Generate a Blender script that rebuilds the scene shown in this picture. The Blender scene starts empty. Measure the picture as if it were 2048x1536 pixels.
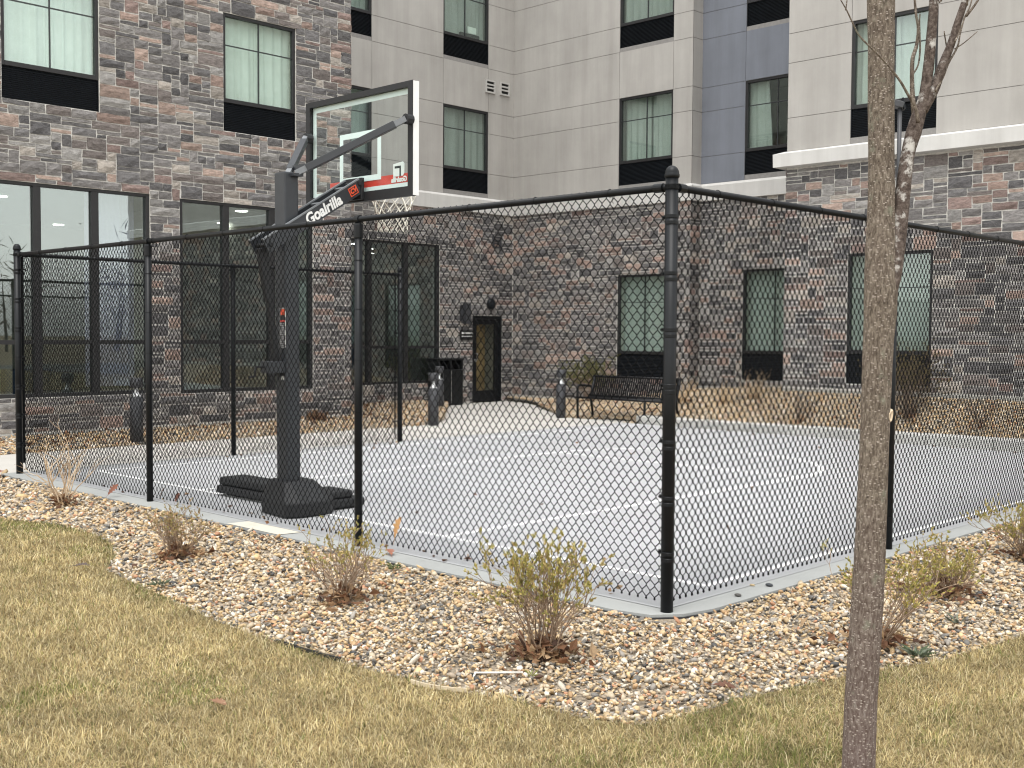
import bpy, math, random
import numpy as np
from mathutils import Vector, Matrix

SC = bpy.context.scene
COL = SC.collection
rng = np.random.default_rng(7)
random.seed(11)
PI = math.pi

# ---------------------------------------------------------------- camera
F_PX, YAW, PITCH, ROLL = 2293.48, math.radians(44.121), math.radians(-2.546), math.radians(0.35)
CAM = np.array([3.892, -5.300, 1.591])
_f = np.array([-math.sin(YAW)*math.cos(PITCH), math.cos(YAW)*math.cos(PITCH), math.sin(PITCH)])
_r = np.array([math.cos(YAW), math.sin(YAW), 0.0]); _u = np.cross(_r, _f)
_r2 = _r*math.cos(ROLL) + _u*math.sin(ROLL); _u2 = _u*math.cos(ROLL) - _r*math.sin(ROLL)
cd = bpy.data.cameras.new('camera'); cam = bpy.data.objects.new('camera', cd); COL.objects.link(cam)
cd.sensor_fit = 'HORIZONTAL'; cd.sensor_width = 36.0; cd.lens = F_PX/2048*36.0
cd.clip_start = 0.05; cd.clip_end = 2000
cam.matrix_world = Matrix(((_r2[0], _u2[0], -_f[0], CAM[0]), (_r2[1], _u2[1], -_f[1], CAM[1]), (_r2[2], _u2[2], -_f[2], CAM[2]), (0, 0, 0, 1)))
SC.camera = cam

# ---------------------------------------------------------------- light: overcast day
SUN_EL, SUN_AZ = math.radians(70), math.radians(150)      # azimuth clockwise from +Y
w = bpy.data.worlds.new('World'); SC.world = w; w.use_nodes = True
nt = w.node_tree; nt.nodes.clear()
wo = nt.nodes.new('ShaderNodeOutputWorld'); bg = nt.nodes.new('ShaderNodeBackground')
sky = nt.nodes.new('ShaderNodeTexSky'); hs = nt.nodes.new('ShaderNodeHueSaturation')
sky.sky_type = 'NISHITA'; sky.sun_disc = False; sky.sun_elevation = SUN_EL; sky.sun_rotation = SUN_AZ
sky.air_density = 3.0; sky.dust_density = 1.0; sky.ozone_density = 1.0
hs.inputs['Saturation'].default_value = 0.10
nt.links.new(sky.outputs[0], hs.inputs['Color']); nt.links.new(hs.outputs[0], bg.inputs['Color'])
bg.inputs['Strength'].default_value = 0.15
nt.links.new(bg.outputs[0], wo.inputs[0])
sl = bpy.data.lights.new('sun', 'SUN'); sl.energy = 1.2; sl.angle = math.radians(36); sl.color = (1.0, 0.97, 0.93)
so = bpy.data.objects.new('sun', sl); COL.objects.link(so)
sd = Vector((math.sin(SUN_AZ)*math.cos(SUN_EL), math.cos(SUN_AZ)*math.cos(SUN_EL), math.sin(SUN_EL)))
so.rotation_euler = sd.to_track_quat('Z', 'Y').to_euler(); so.location = (10, -20, 30)
SC.cycles.filter_width = 1.15
SC.view_settings.view_transform = 'Standard'; SC.view_settings.look = 'None'
SC.view_settings.gamma = 1.0; SC.view_settings.use_curve_mapping = False
SC.view_settings.exposure = 1.05

# ---------------------------------------------------------------- materials
def new_mat(name):
    m = bpy.data.materials.new(name); m.use_nodes = True
    n = m.node_tree; n.nodes.clear()
    o = n.nodes.new('ShaderNodeOutputMaterial'); p = n.nodes.new('ShaderNodeBsdfPrincipled')
    n.links.new(p.outputs[0], o.inputs[0])
    return m, n, p, o

def noise(n, scale, detail=4, rough=0.6, vec=None):
    t = n.nodes.new('ShaderNodeTexNoise'); t.inputs['Scale'].default_value = scale
    t.inputs['Detail'].default_value = detail; t.inputs['Roughness'].default_value = rough
    if vec: n.links.new(vec, t.inputs['Vector'])
    return t

def ramp(n, src, stops):
    r = n.nodes.new('ShaderNodeValToRGB'); e = r.color_ramp.elements
    while len(e) < len(stops): e.new(0.5)
    for k, (p, c) in enumerate(stops):
        e[k].position = p; e[k].color = (*c, 1) if len(c) == 3 else c
    n.links.new(src, r.inputs[0]); return r

def mixc(n, a, b, fac, mode='MIX'):
    m = n.nodes.new('ShaderNodeMix'); m.data_type = 'RGBA'; m.blend_type = mode
    for sock, v in ((m.inputs[6], a), (m.inputs[7], b)):
        if isinstance(v, tuple): sock.default_value = (*v, 1)
        else: n.links.new(v, sock)
    if isinstance(fac, (int, float)): m.inputs[0].default_value = fac
    else: n.links.new(fac, m.inputs[0])
    return m.outputs[2]

def bump(n, p, h, strength, dist):
    b = n.nodes.new('ShaderNodeBump'); b.inputs['Strength'].default_value = strength; b.inputs['Distance'].default_value = dist
    n.links.new(h, b.inputs['Height']); n.links.new(b.outputs[0], p.inputs['Normal'])

def objco(n):
    return n.nodes.new('ShaderNodeTexCoord').outputs['Object']

def mat_plain(name, c, rough=0.5, metal=0.0, var=0.12, scale=30, bstr=0.0, bdist=0.002, spec=0.5):
    m, n, p, o = new_mat(name)
    co = objco(n); t = noise(n, scale, 5, 0.6, co)
    lo = tuple(max(0, x*(1-var)) for x in c); hi = tuple(min(1, x*(1+var)) for x in c)
    r = ramp(n, t.outputs['Fac'], [(0.3, lo), (0.7, hi)])
    n.links.new(r.outputs[0], p.inputs['Base Color'])
    p.inputs['Roughness'].default_value = rough; p.inputs['Metallic'].default_value = metal
    p.inputs['Specular IOR Level'].default_value = spec
    if bstr: bump(n, p, t.outputs['Fac'], bstr, bdist)
    return m

def mat_vcol(name, rough=0.8, nscale=60, var=0.35, bstr=0.5, bdist=0.01, transl=0.0, spec=0.3):
    m, n, p, o = new_mat(name)
    a = n.nodes.new('ShaderNodeAttribute'); a.attribute_name = 'Col'
    t = noise(n, nscale, 6, 0.65, objco(n))
    r = ramp(n, t.outputs['Fac'], [(0.28, (1-var,)*3), (0.72, (1+var,)*3)])
    c = mixc(n, a.outputs['Color'], r.outputs[0], 1.0, 'MULTIPLY')
    n.links.new(c, p.inputs['Base Color']); p.inputs['Roughness'].default_value = rough
    p.inputs['Specular IOR Level'].default_value = spec
    if bstr: bump(n, p, t.outputs['Fac'], bstr, bdist)
    if transl:
        tr = n.nodes.new('ShaderNodeBsdfTranslucent'); n.links.new(c, tr.inputs['Color'])
        mx = n.nodes.new('ShaderNodeMixShader'); mx.inputs[0].default_value = transl
        n.links.new(p.outputs[0], mx.inputs[1]); n.links.new(tr.outputs[0], mx.inputs[2]); n.links.new(mx.outputs[0], o.inputs[0])
    return m

M = {}
def build_materials():
    # stone: colour per stone in 'Col', streaky bedding, paler weathered patches
    m, n, p, o = new_mat('stone')
    a = n.nodes.new('ShaderNodeAttribute'); a.attribute_name = 'Col'
    co = objco(n); mp = n.nodes.new('ShaderNodeMapping'); mp.inputs['Scale'].default_value = (1, 1, 2.4); n.links.new(co, mp.inputs[0])
    t = noise(n, 13, 7, 0.7, mp.outputs[0]); t2 = noise(n, 45, 6, 0.7, mp.outputs[0])
    r = ramp(n, t.outputs['Fac'], [(0.3, (0.55,)*3), (0.5, (1.0,)*3), (0.72, (1.45,)*3)])
    c = mixc(n, a.outputs['Color'], r.outputs[0], 1.0, 'MULTIPLY')
    r2 = ramp(n, t2.outputs['Fac'], [(0.54, (0, 0, 0)), (0.68, (1, 1, 1))])
    f2 = n.nodes.new('ShaderNodeMath'); f2.operation = 'MULTIPLY'; f2.inputs[1].default_value = 0.45; n.links.new(r2.outputs[0], f2.inputs[0])
    c = mixc(n, c, (0.36, 0.34, 0.32), f2.outputs[0])
    n.links.new(c, p.inputs['Base Color']); p.inputs['Roughness'].default_value = 0.9; p.inputs['Specular IOR Level'].default_value = 0.2
    s = n.nodes.new('ShaderNodeMath'); s.operation = 'ADD'; n.links.new(t.outputs['Fac'], s.inputs[0]); n.links.new(t2.outputs['Fac'], s.inputs[1])
    bump(n, p, s.outputs[0], 0.9, 0.02)
    M['stone'] = m
    M['mortar'] = mat_plain('mortar', (0.58, 0.56, 0.52), 0.95, 0, 0.2, 25, 0.6, 0.006, 0.1)
    # stucco: faint trowel mottling
    def stucco(name, c):
        m, n, p, o = new_mat(name); co = objco(n)
        t = noise(n, 1.1, 5, 0.62, co); t2 = noise(n, 120, 3, 0.6, co)
        mp = n.nodes.new('ShaderNodeMapping'); mp.inputs['Scale'].default_value = (3.2, 3.2, 0.22); n.links.new(co, mp.inputs[0])
        ts = noise(n, 1.5, 5, 0.6, mp.outputs[0])
        r = ramp(n, t.outputs['Fac'], [(0.28, tuple(x*0.90 for x in c)), (0.72, tuple(x*1.07 for x in c))])
        rs = ramp(n, ts.outputs['Fac'], [(0.30, (0.89, 0.885, 0.88)), (0.62, (1.02,)*3)])
        cc = mixc(n, r.outputs[0], rs.outputs[0], 1.0, 'MULTIPLY')
        n.links.new(cc, p.inputs['Base Color']); p.inputs['Roughness'].default_value = 0.92; p.inputs['Specular IOR Level'].default_value = 0.15
        bump(n, p, t2.outputs['Fac'], 0.5, 0.003); return m
    M['stucco'] = stucco('stucco_greige', (0.395, 0.379, 0.357))
    M['stucco_blue'] = stucco('stucco_blue_grey', (0.185, 0.198, 0.228))
    M['trim'] = stucco('trim_offwhite', (0.57, 0.56, 0.54))
    M['joint'] = mat_plain('joint', (0.25, 0.24, 0.23), 0.95, 0, 0.1, 20, 0, 0, 0.1)
    M['vent'] = mat_plain('vent_greige', (0.44, 0.43, 0.41), 0.6, 0, 0.06, 10)
    M['bronze'] = mat_plain('dark_bronze_frame', (0.022, 0.0215, 0.0225), 0.45, 0.0, 0.12, 12, spec=0.35)
    M['muntin'] = mat_plain('muntin_dark', (0.03, 0.032, 0.034), 0.5)
    M['grille'] = mat_plain('grille_black', (0.006, 0.008, 0.011), 0.5, 0.0, 0.2, 8, spec=0.25)
    M['dark'] = mat_plain('dark_void', (0.01, 0.01, 0.01), 0.9)
    M['room'] = mat_plain('room_wall', (0.42, 0.42, 0.38), 0.9, 0, 0.05, 3)
    M['room_floor'] = mat_plain('room_floor', (0.10, 0.085, 0.07), 0.6, 0, 0.2, 3)
    M['lilac'] = mat_plain('lilac_drape', (0.62, 0.54, 0.74), 0.9, 0, 0.06, 3)
    M['sofa'] = mat_plain('sofa_blue', (0.03, 0.05, 0.10), 0.9, 0, 0.2, 8)
    # glass
    def glass(name, tint, base, gain):
        m, n, p, o = new_mat(name); n.nodes.remove(p)
        tr = n.nodes.new('ShaderNodeBsdfTransparent'); tr.inputs[0].default_value = (*tint, 1)
        gl = n.nodes.new('ShaderNodeBsdfGlossy'); gl.inputs['Roughness'].default_value = 0.0; gl.inputs['Color'].default_value = (0.90, 0.97, 0.97, 1)
        fr = n.nodes.new('ShaderNodeFresnel'); gb = n.nodes.new('ShaderNodeNewGeometry'); mi = n.nodes.new('ShaderNodeMapRange'); mi.inputs['To Min'].default_value = 1.5; mi.inputs['To Max'].default_value = 1/1.5
        n.links.new(gb.outputs['Backfacing'], mi.inputs['Value']); n.links.new(mi.outputs[0], fr.inputs['IOR'])   # same pane reflectance from either side
        ma = n.nodes.new('ShaderNodeMath'); ma.operation = 'MULTIPLY_ADD'; ma.use_clamp = True
        ma.inputs[1].default_value = gain; ma.inputs[2].default_value = base
        n.links.new(fr.outputs[0], ma.inputs[0])
        mx = n.nodes.new('ShaderNodeMixShader'); n.links.new(ma.outputs[0], mx.inputs[0])
        t = noise(n, 1.3, 2, 0.5, objco(n)); b = n.nodes.new('ShaderNodeBump'); b.inputs['Strength'].default_value = 0.03; b.inputs['Distance'].default_value = 0.02
        n.links.new(t.outputs['Fac'], b.inputs['Height']); n.links.new(b.outputs[0], gl.inputs['Normal'])
        n.links.new(tr.outputs[0], mx.inputs[1]); n.links.new(gl.outputs[0], mx.inputs[2]); n.links.new(mx.outputs[0], o.inputs[0])
        return m
    M['glass'] = glass('window_glass', (0.890, 0.945, 0.918), 0.06, 0.9)
    M['glass_store'] = glass('storefront_glass', (0.80, 0.86, 0.84), 0.15, 1.0)
    M['glass_door'] = glass('door_glass', (0.86, 0.86, 0.82), 0.0, 0.5)
    M['glass_board'] = glass('backboard_glass', (0.95, 0.975, 0.97), 0.0, 0.12)
    # curtain
    m, n, p, o = new_mat('curtain')
    t = noise(n, 8, 4, 0.6, objco(n)); r = ramp(n, t.outputs['Fac'], [(0.3, (0.76, 0.77, 0.74)), (0.7, (0.84, 0.85, 0.82))])
    n.links.new(r.outputs[0], p.inputs['Base Color']); p.inputs['Roughness'].default_value = 0.95
    M['curtain'] = m
    for i_, k_ in enumerate((.60, .46, 1.0)):
        m2 = m.copy(); m2.name = 'curtain_tone'; rr_ = [x for x in m2.node_tree.nodes if x.type == 'VALTORGB'][0]
        for e_, c_ in zip(rr_.color_ramp.elements, ((.80, .81, .78), (.88, .88, .86))): e_.color = (c_[0]*k_, c_[1]*k_, c_[2]*k_, 1)
        M['curtain%d' % i_] = m2
    # fence, hoop
    M['vinyl'] = mat_plain('black_vinyl', (0.004, 0.0044, 0.005), 0.55, 0.0, 0.25, 15, spec=0.12)
    M['vinyl_post'] = mat_plain('black_post', (0.006, 0.007, 0.0085), 0.42, 0.0, 0.3, 6, spec=0.26)
    M['hoop_steel'] = mat_plain('hoop_charcoal', (0.026, 0.029, 0.034), 0.45, 0.0, 0.12, 10)
    M['hoop_light'] = mat_plain('hoop_grey_edge', (0.16, 0.17, 0.18), 0.4, 0.0, 0.1, 10)
    M['pad'] = mat_plain('pad_black', (0.011, 0.0115, 0.013), 0.6, 0.0, 0.2, 14, 0.2, 0.003)
    M['plastic'] = mat_plain('weathered_plastic', (0.62, 0.60, 0.55), 0.6, 0, 0.25, 40)
    M['white'] = mat_plain('white_paint', (0.80, 0.80, 0.78), 0.5, 0, 0.05, 10)
    M['boardwhite'] = mat_plain('board_border_white', (0.74, 0.80, 0.78), 0.4, 0, 0.03, 10)
    M['red'] = mat_plain('rim_red', (0.62, 0.06, 0.04), 0.4, 0, 0.08, 10)
    M['orange'] = mat_plain('badge_orange', (0.72, 0.09, 0.03), 0.45, 0, 0.05, 10)
    M['net'] = mat_plain('net_cord', (0.72, 0.70, 0.62), 0.9, 0, 0.1, 60)
    M['sticker'] = mat_plain('sticker_black', (0.012, 0.012, 0.012), 0.4)
    # court and concrete
    def slab(name, c, var, streak=0.08, sc=0.8):
        m, n, p, o = new_mat(name); co = objco(n)
        t = noise(n, sc, 6, 0.62, co); t2 = noise(n, 160, 3, 0.7, co)
        r = ramp(n, t.outputs['Fac'], [(0.3, tuple(x*(1-var) for x in c)), (0.7, tuple(x*(1+var) for x in c))])
        r2 = ramp(n, t2.outputs['Fac'], [(0.3, (1-streak,)*3), (0.7, (1+streak,)*3)])
        cc = mixc(n, r.outputs[0], r2.outputs[0], 1.0, 'MULTIPLY')
        t3 = noise(n, 2.3, 7, 0.72, co); r3 = ramp(n, t3.outputs['Fac'], [(0.56, (1, 1, 1)), (0.68, (0.90, 0.895, 0.88))]); cc = mixc(n, cc, r3.outputs[0], 1.0, 'MULTIPLY')
        n.links.new(cc, p.inputs['Base Color']); p.inputs['Roughness'].default_value = 0.85; p.inputs['Specular IOR Level'].default_value = 0.25
        bump(n, p, t2.outputs['Fac'], 0.25, 0.002); return m
    M['court'] = slab('court_paint', (0.375, 0.378, 0.382), 0.065, 0.06, 0.55)
    M['apron'] = slab('apron_concrete', (0.325, 0.332, 0.322), 0.11)
    M['walk'] = slab('walk_concrete', (0.47, 0.45, 0.415), 0.08)
    M['patch'] = slab('patch_concrete', (0.56, 0.53, 0.45), 0.06)
    M['kerb'] = slab('kerb_concrete', (0.43, 0.425, 0.405), 0.12)
    M['found'] = slab('foundation_concrete', (0.30, 0.295, 0.27), 0.12)
    M['line'] = slab('line_paint', (0.82, 0.82, 0.81), 0.05, 0.05, 3)
    M['earth'] = mat_plain('earth', (0.17, 0.135, 0.09), 0.95, 0, 0.4, 5, 0.5, 0.01, 0.1)
    M['thatch'] = mat_plain('thatch', (0.17, 0.135, 0.07), 0.95, 0, 0.45, 9, 0.8, 0.02, 0.1)
    M['grit'] = mat_plain('grit', (0.30, 0.25, 0.19), 0.95, 0, 0.5, 55, 0.9, 0.02, 0.1)
    M['pebble'] = mat_vcol('pebble', 0.75, 90, 0.22, 0.25, 0.004, 0, 0.35)
    M['blade'] = mat_vcol('grass_blade', 0.8, 20, 0.15, 0, 0, 0.25, 0.2)
    M['leaf'] = mat_vcol('leaf', 0.7, 60, 0.25, 0.2, 0.003, 0.25, 0.3)
    M['twig'] = mat_vcol('twig', 0.85, 80, 0.35, 0.3, 0.003)
    M['asphalt'] = mat_plain('asphalt', (0.055, 0.055, 0.056), 0.9, 0, 0.3, 4)
    M['edging'] = mat_plain('edging_black', (0.02, 0.02, 0.021), 0.6)
    M['bollard'] = mat_plain('bollard_graphite', (0.040, 0.041, 0.046), 0.5, 0, 0.1, 20)
    M['reflector'] = mat_plain('lamp_reflector', (0.80, 0.81, 0.82), 0.25, 0.3, 0.03, 10)
    M['bench'] = mat_plain('bench_black', (0.006, 0.006, 0.007), 0.45, spec=0.3)
    M['bin'] = mat_plain('bin_black', (0.006, 0.007, 0.008), 0.5, spec=0.3)
    M['steel'] = mat_plain('handle_steel', (0.45, 0.46, 0.48), 0.3, 0.9, 0.05)
    M['amber'] = mat_plain('lit_lobby_amber', (0.40, 0.29, 0.15), 0.8, 0, 0.35, 3)  # warm light of the lit lobby put into the colour
    M['pale_edge'] = mat_plain('pale_edging', (0.55, 0.46, 0.33), 0.7, 0, 0.15, 30)
    # bark: vertical fissures, pale lenticel flecks, redder low down where the bark is smooth
    m, n, p, o = new_mat('bark'); co = objco(n)
    sx = n.nodes.new('ShaderNodeSeparateXYZ'); n.links.new(co, sx.inputs[0])
    hg = n.nodes.new('ShaderNodeMapRange'); hg.inputs['From Min'].default_value = 0.15; hg.inputs['From Max'].default_value = 1.15
    n.links.new(sx.outputs[2], hg.inputs['Value'])
    mp = n.nodes.new('ShaderNodeMapping'); mp.inputs['Scale'].default_value = (1, 1, 0.33); n.links.new(co, mp.inputs[0])
    mp2 = n.nodes.new('ShaderNodeMapping'); mp2.inputs['Scale'].default_value = (1, 1, 2.1); n.links.new(co, mp2.inputs[0])
    tf = noise(n, 120, 7, 0.75, mp.outputs[0])
    tl = n.nodes.new('ShaderNodeTexVoronoi'); tl.inputs['Scale'].default_value = 62; n.links.new(mp2.outputs[0], tl.inputs['Vector'])
    tb = noise(n, 8, 5, 0.6, co)
    up = ramp(n, tf.outputs['Fac'], [(0.34, (0.050, 0.038, 0.029)), (0.49, (0.140, 0.112, 0.087)), (0.66, (0.285, 0.242, 0.195))])
    low = ramp(n, tf.outputs['Fac'], [(0.34, (0.075, 0.046, 0.038)), (0.53, (0.160, 0.122, 0.108)), (0.70, (0.255, 0.222, 0.205))])
    nh = n.nodes.new('ShaderNodeMath'); nh.operation = 'MULTIPLY_ADD'; nh.inputs[1].default_value = 0.9; nh.inputs[2].default_value = -0.45
    n.links.new(tb.outputs['Fac'], nh.inputs[0]); ah = n.nodes.new('ShaderNodeMath'); ah.operation = 'ADD'; ah.use_clamp = True
    n.links.new(hg.outputs[0], ah.inputs[0]); n.links.new(nh.outputs[0], ah.inputs[1])
    c = mixc(n, low.outputs[0], up.outputs[0], ah.outputs[0])
    fl = ramp(n, tl.outputs['Distance'], [(0.14, (1, 1, 1)), (0.30, (0, 0, 0))])
    c = mixc(n, c, (0.40, 0.345, 0.30), fl.outputs[0])
    tg = noise(n, 14, 5, 0.65, co); lg = ramp(n, tg.outputs['Fac'], [(0.60, (0, 0, 0)), (0.70, (0.6, 0.6, 0.6))])
    c = mixc(n, c, (0.22, 0.225, 0.17), lg.outputs[0])
    n.links.new(c, p.inputs['Base Color']); p.inputs['Roughness'].default_value = 0.9; p.inputs['Specular IOR Level'].default_value = 0.2
    bump(n, p, tf.outputs['Fac'], 0.9, 0.008)
    M['bark'] = m
    # stem bark: the same, with chalky lichen
    m, n, p, o = new_mat('bark_lichen'); co = objco(n)
    tf = noise(n, 70, 6, 0.7, co); tg = noise(n, 16, 5, 0.7, co)
    up = ramp(n, tf.outputs['Fac'], [(0.34, (0.035, 0.025, 0.021)), (0.5, (0.095, 0.073, 0.062)), (0.7, (0.20, 0.165, 0.145))])
    lg = ramp(n, tg.outputs['Fac'], [(0.54, (0, 0, 0)), (0.64, (1, 1, 1))])
    c = mixc(n, up.outputs[0], (0.48, 0.46, 0.43), lg.outputs[0])
    n.links.new(c, p.inputs['Base Color']); p.inputs['Roughness'].default_value = 0.9; p.inputs['Specular IOR Level'].default_value = 0.2
    bump(n, p, tf.outputs['Fac'], 0.7, 0.005); M['bark_lichen'] = m
    M['cutwood'] = mat_plain('cut_wood', (0.60, 0.48, 0.34), 0.8, 0, 0.25, 60)
    # lit lamps
    def emit(name, c, s):
        m, n, p, o = new_mat(name); n.nodes.remove(p); e = n.nodes.new('ShaderNodeEmission')
        e.inputs[0].default_value = (*c, 1); e.inputs[1].default_value = s; n.links.new(e.outputs[0], o.inputs[0]); return m
    M['downlight'] = emit('downlight_lit', (1.0, 0.96, 0.88), 9.0)
build_materials()

# ---------------------------------------------------------------- mesh helpers
class MB:
    def __init__(s): s.v = []; s.f = []; s.c = None
    def add(s, vs, fs, col=None):
        b = len(s.v); s.v.extend([tuple(map(float, p)) for p in vs]); s.f.extend([tuple(b+i for i in f) for f in fs])
        if col is not None:
            if s.c is None: s.c = []
            s.c.extend([col]*len(vs))
        return s
    def box(s, a, b, col=None):
        x0, x1 = sorted((a[0], b[0])); y0, y1 = sorted((a[1], b[1])); z0, z1 = sorted((a[2], b[2]))
        return s.add([(x0, y0, z0), (x1, y0, z0), (x1, y1, z0), (x0, y1, z0), (x0, y0, z1), (x1, y0, z1), (x1, y1, z1), (x0, y1, z1)],
                     [(0, 3, 2, 1), (4, 5, 6, 7), (0, 1, 5, 4), (1, 2, 6, 5), (2, 3, 7, 6), (3, 0, 4, 7)], col)
    def bar(s, p, q, wx, wz, up=(0, 0, 1), col=None):
        p = Vector(p); q = Vector(q); d = (q-p).normalized(); a = d.cross(Vector(up))
        if a.length < 1e-4: a = d.cross(Vector((1, 0, 0)))
        a.normalize(); b = a.cross(d)
        vs = []
        for e in (p, q):
            for sa, sb in ((-1, -1), (1, -1), (1, 1), (-1, 1)): vs.append(e + a*sa*wx/2 + b*sb*wz/2)
        return s.add(vs, [(0, 1, 2, 3), (7, 6, 5, 4), (0, 4, 5, 1), (1, 5, 6, 2), (2, 6, 7, 3), (3, 7, 4, 0)], col)
    def tube(s, pts, rad, n=8, col=None, caps=True):
        P = [Vector(p) for p in pts]; R = rad if isinstance(rad, (list, tuple)) else [rad]*len(P)
        vs = []; fs = []; prev = None
        for i, p in enumerate(P):
            d = (P[min(i+1, len(P)-1)] - P[max(i-1, 0)])
            if d.length < 1e-9: d = Vector((0, 0, 1))
            d.normalize()
            if prev is None:
                a = d.cross(Vector((0.13, 0.97, 0.2)))
                if a.length < 0.1: a = d.cross(Vector((1, 0, 0)))
            else:
                a = prev - d*prev.dot(d)
            a.normalize(); prev = a; b = d.cross(a)
            for k in range(n):
                t = 2*PI*k/n; vs.append(p + (a*math.cos(t) + b*math.sin(t))*R[i])
        for i in range(len(P)-1):
            for k in range(n):
                k2 = (k+1) % n; fs.append((i*n+k, i*n+k2, (i+1)*n+k2, (i+1)*n+k))
        if caps:
            fs.append(tuple(range(n-1, -1, -1))); fs.append(tuple((len(P)-1)*n+k for k in range(n)))
        return s.add(vs, fs, col)
    def lathe(s, prof, c, n=16, col=None):
        vs = []; fs = []
        for r, z in prof:
            for k in range(n):
                t = 2*PI*k/n; vs.append((c[0]+r*math.cos(t), c[1]+r*math.sin(t), c[2]+z))
        for i in range(len(prof)-1):
            for k in range(n):
                k2 = (k+1) % n; fs.append((i*n+k, i*n+k2, (i+1)*n+k2, (i+1)*n+k))
        fs.append(tuple(range(n-1, -1, -1))); fs.append(tuple((len(prof)-1)*n+k for k in range(n)))
        return s.add(vs, fs, col)
    def prism(s, poly, z0, z1, col=None):
        n = len(poly)
        return s.add([(x, y, z0) for x, y in poly]+[(x, y, z1) for x, y in poly],
                     [tuple(range(n-1, -1, -1)), tuple(range(n, 2*n))]+[(i, (i+1) % n, n+(i+1) % n, n+i) for i in range(n)], col)
    def build(s, name, mat, parent=None, smooth=False, bevel=0.0, org=None):
        if org is None: org = base_of(parent)
        me = bpy.data.meshes.new(name)
        me.from_pydata([(x-org[0], y-org[1], z-org[2]) for x, y, z in s.v], [], s.f)
        if s.c is not None:
            ca = me.color_attributes.new('Col', 'FLOAT_COLOR', 'POINT')
            ca.data.foreach_set('color', np.array([(*c, 1.0) for c in s.c], np.float32).ravel())
        if smooth: me.polygons.foreach_set('use_smooth', [True]*len(me.polygons))
        me.materials.append(M[mat]); o = bpy.data.objects.new(name, me); COL.objects.link(o)
        if parent is not None: o.parent = parent
        elif org is not None: o.location = org
        if bevel:
            md = o.modifiers.new('bevel', 'BEVEL'); md.width = bevel; md.segments = 2; md.limit_method = 'ANGLE'
        return o

def base_of(o):
    b = Vector((0, 0, 0))
    while o is not None: b += o.location; o = o.parent
    return b

def mesh_np(name, V, Fc, mat, parent=None, colors=None, smooth=False, org=(0, 0, 0)):
    V = np.asarray(V, np.float32) - np.asarray(org, np.float32); Fc = np.asarray(Fc, np.int32); k = Fc.shape[1]
    me = bpy.data.meshes.new(name); me.vertices.add(len(V)); me.vertices.foreach_set('co', V.ravel())
    me.loops.add(Fc.size); me.loops.foreach_set('vertex_index', Fc.ravel())
    me.polygons.add(len(Fc)); me.polygons.foreach_set('loop_start', np.arange(len(Fc), dtype=np.int32)*k)
    if smooth: me.polygons.foreach_set('use_smooth', np.ones(len(Fc), bool))
    if colors is not None:
        ca = me.color_attributes.new('Col', 'FLOAT_COLOR', 'POINT')
        ca.data.foreach_set('color', np.concatenate([np.asarray(colors, np.float32), np.ones((len(V), 1), np.float32)], 1).ravel())
    me.update(calc_edges=True)
    me.materials.append(M[mat]); o = bpy.data.objects.new(name, me); COL.objects.link(o)
    if parent is not None: o.parent = parent
    else: o.location = org
    return o

def tag(o, label=None, cat=None, group=None, kind=None):
    if label: o['label'] = label
    if cat: o['category'] = cat
    if group: o['group'] = group
    if kind: o['kind'] = kind
    return o

def thing(name, label, cat, loc=(0, 0, 0), group=None):
    o = bpy.data.objects.new(name, None); COL.objects.link(o); o.location = loc; o.empty_display_size = 0.1
    return tag(o, label, cat, group)

def in_poly(x, y, poly):
    x = np.asarray(x); y = np.asarray(y); ins = np.zeros(x.shape, bool); n = len(poly)
    for i in range(n):
        x0, y0 = poly[i]; x1, y1 = poly[(i+1) % n]
        c = ((y0 > y) != (y1 > y)) & (x < (x1-x0)*(y-y0)/((y1-y0)+1e-12)+x0); ins ^= c
    return ins

def sheet(name, poly, z, mat, kind='structure', thick=None, parent=None):
    b = MB()
    if thick: b.prism(poly, z-thick, z)
    else: b.add([(x, y, z) for x, y in poly], [tuple(range(len(poly)))])
    o = b.build(name, mat, parent)
    if parent is None: tag(o, kind=kind)
    return o

def view_depth(x, y, z):
    return (x-CAM[0])*_f[0]+(y-CAM[1])*_f[1]+(z-CAM[2])*_f[2]
def view_px(x, y, z):
    d = view_depth(x, y, z)
    return 1024+F_PX*((x-CAM[0])*_r2[0]+(y-CAM[1])*_r2[1]+(z-CAM[2])*_r2[2])/d, 768-F_PX*((x-CAM[0])*_u2[0]+(y-CAM[1])*_u2[1]+(z-CAM[2])*_u2[2])/d

# ================================================================ GROUND AND PAVING
XA, XB, YC, YU, YD = -12.157, -14.912, 14.092, 14.43, 11.859     # wall planes: stone wing, recessed wing, back wing, blue bay, right wing
APR = [(-8.98, -0.18), (-0.25, -0.18), (-0.02, -0.13), (0.10, 0.02), (0.15, 0.25), (0.15, 12.0), (-8.98, 12.0)]
LAWN_EDGE = [(-14, -1.7), (-5.9, -1.42), (-5.4, -1.2), (-4.7, -1.17), (-4.2, -1.25), (-3.75, -1.46), (-3.3, -1.74), (-2.56, -1.83), (-1.64, -1.94), (-0.96, -1.97),
             (-0.4, -1.93), (0.1, -1.88), (0.5, -1.76), (0.85, -1.72), (1.06, -1.62), (1.14, -1.35), (1.18, -1.0), (1.28, -0.6), (1.40, -0.2), (1.53, 0.15), (1.60, 0.6), (1.68, 1.2), (1.75, 3.0), (1.8, 14)]

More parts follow.
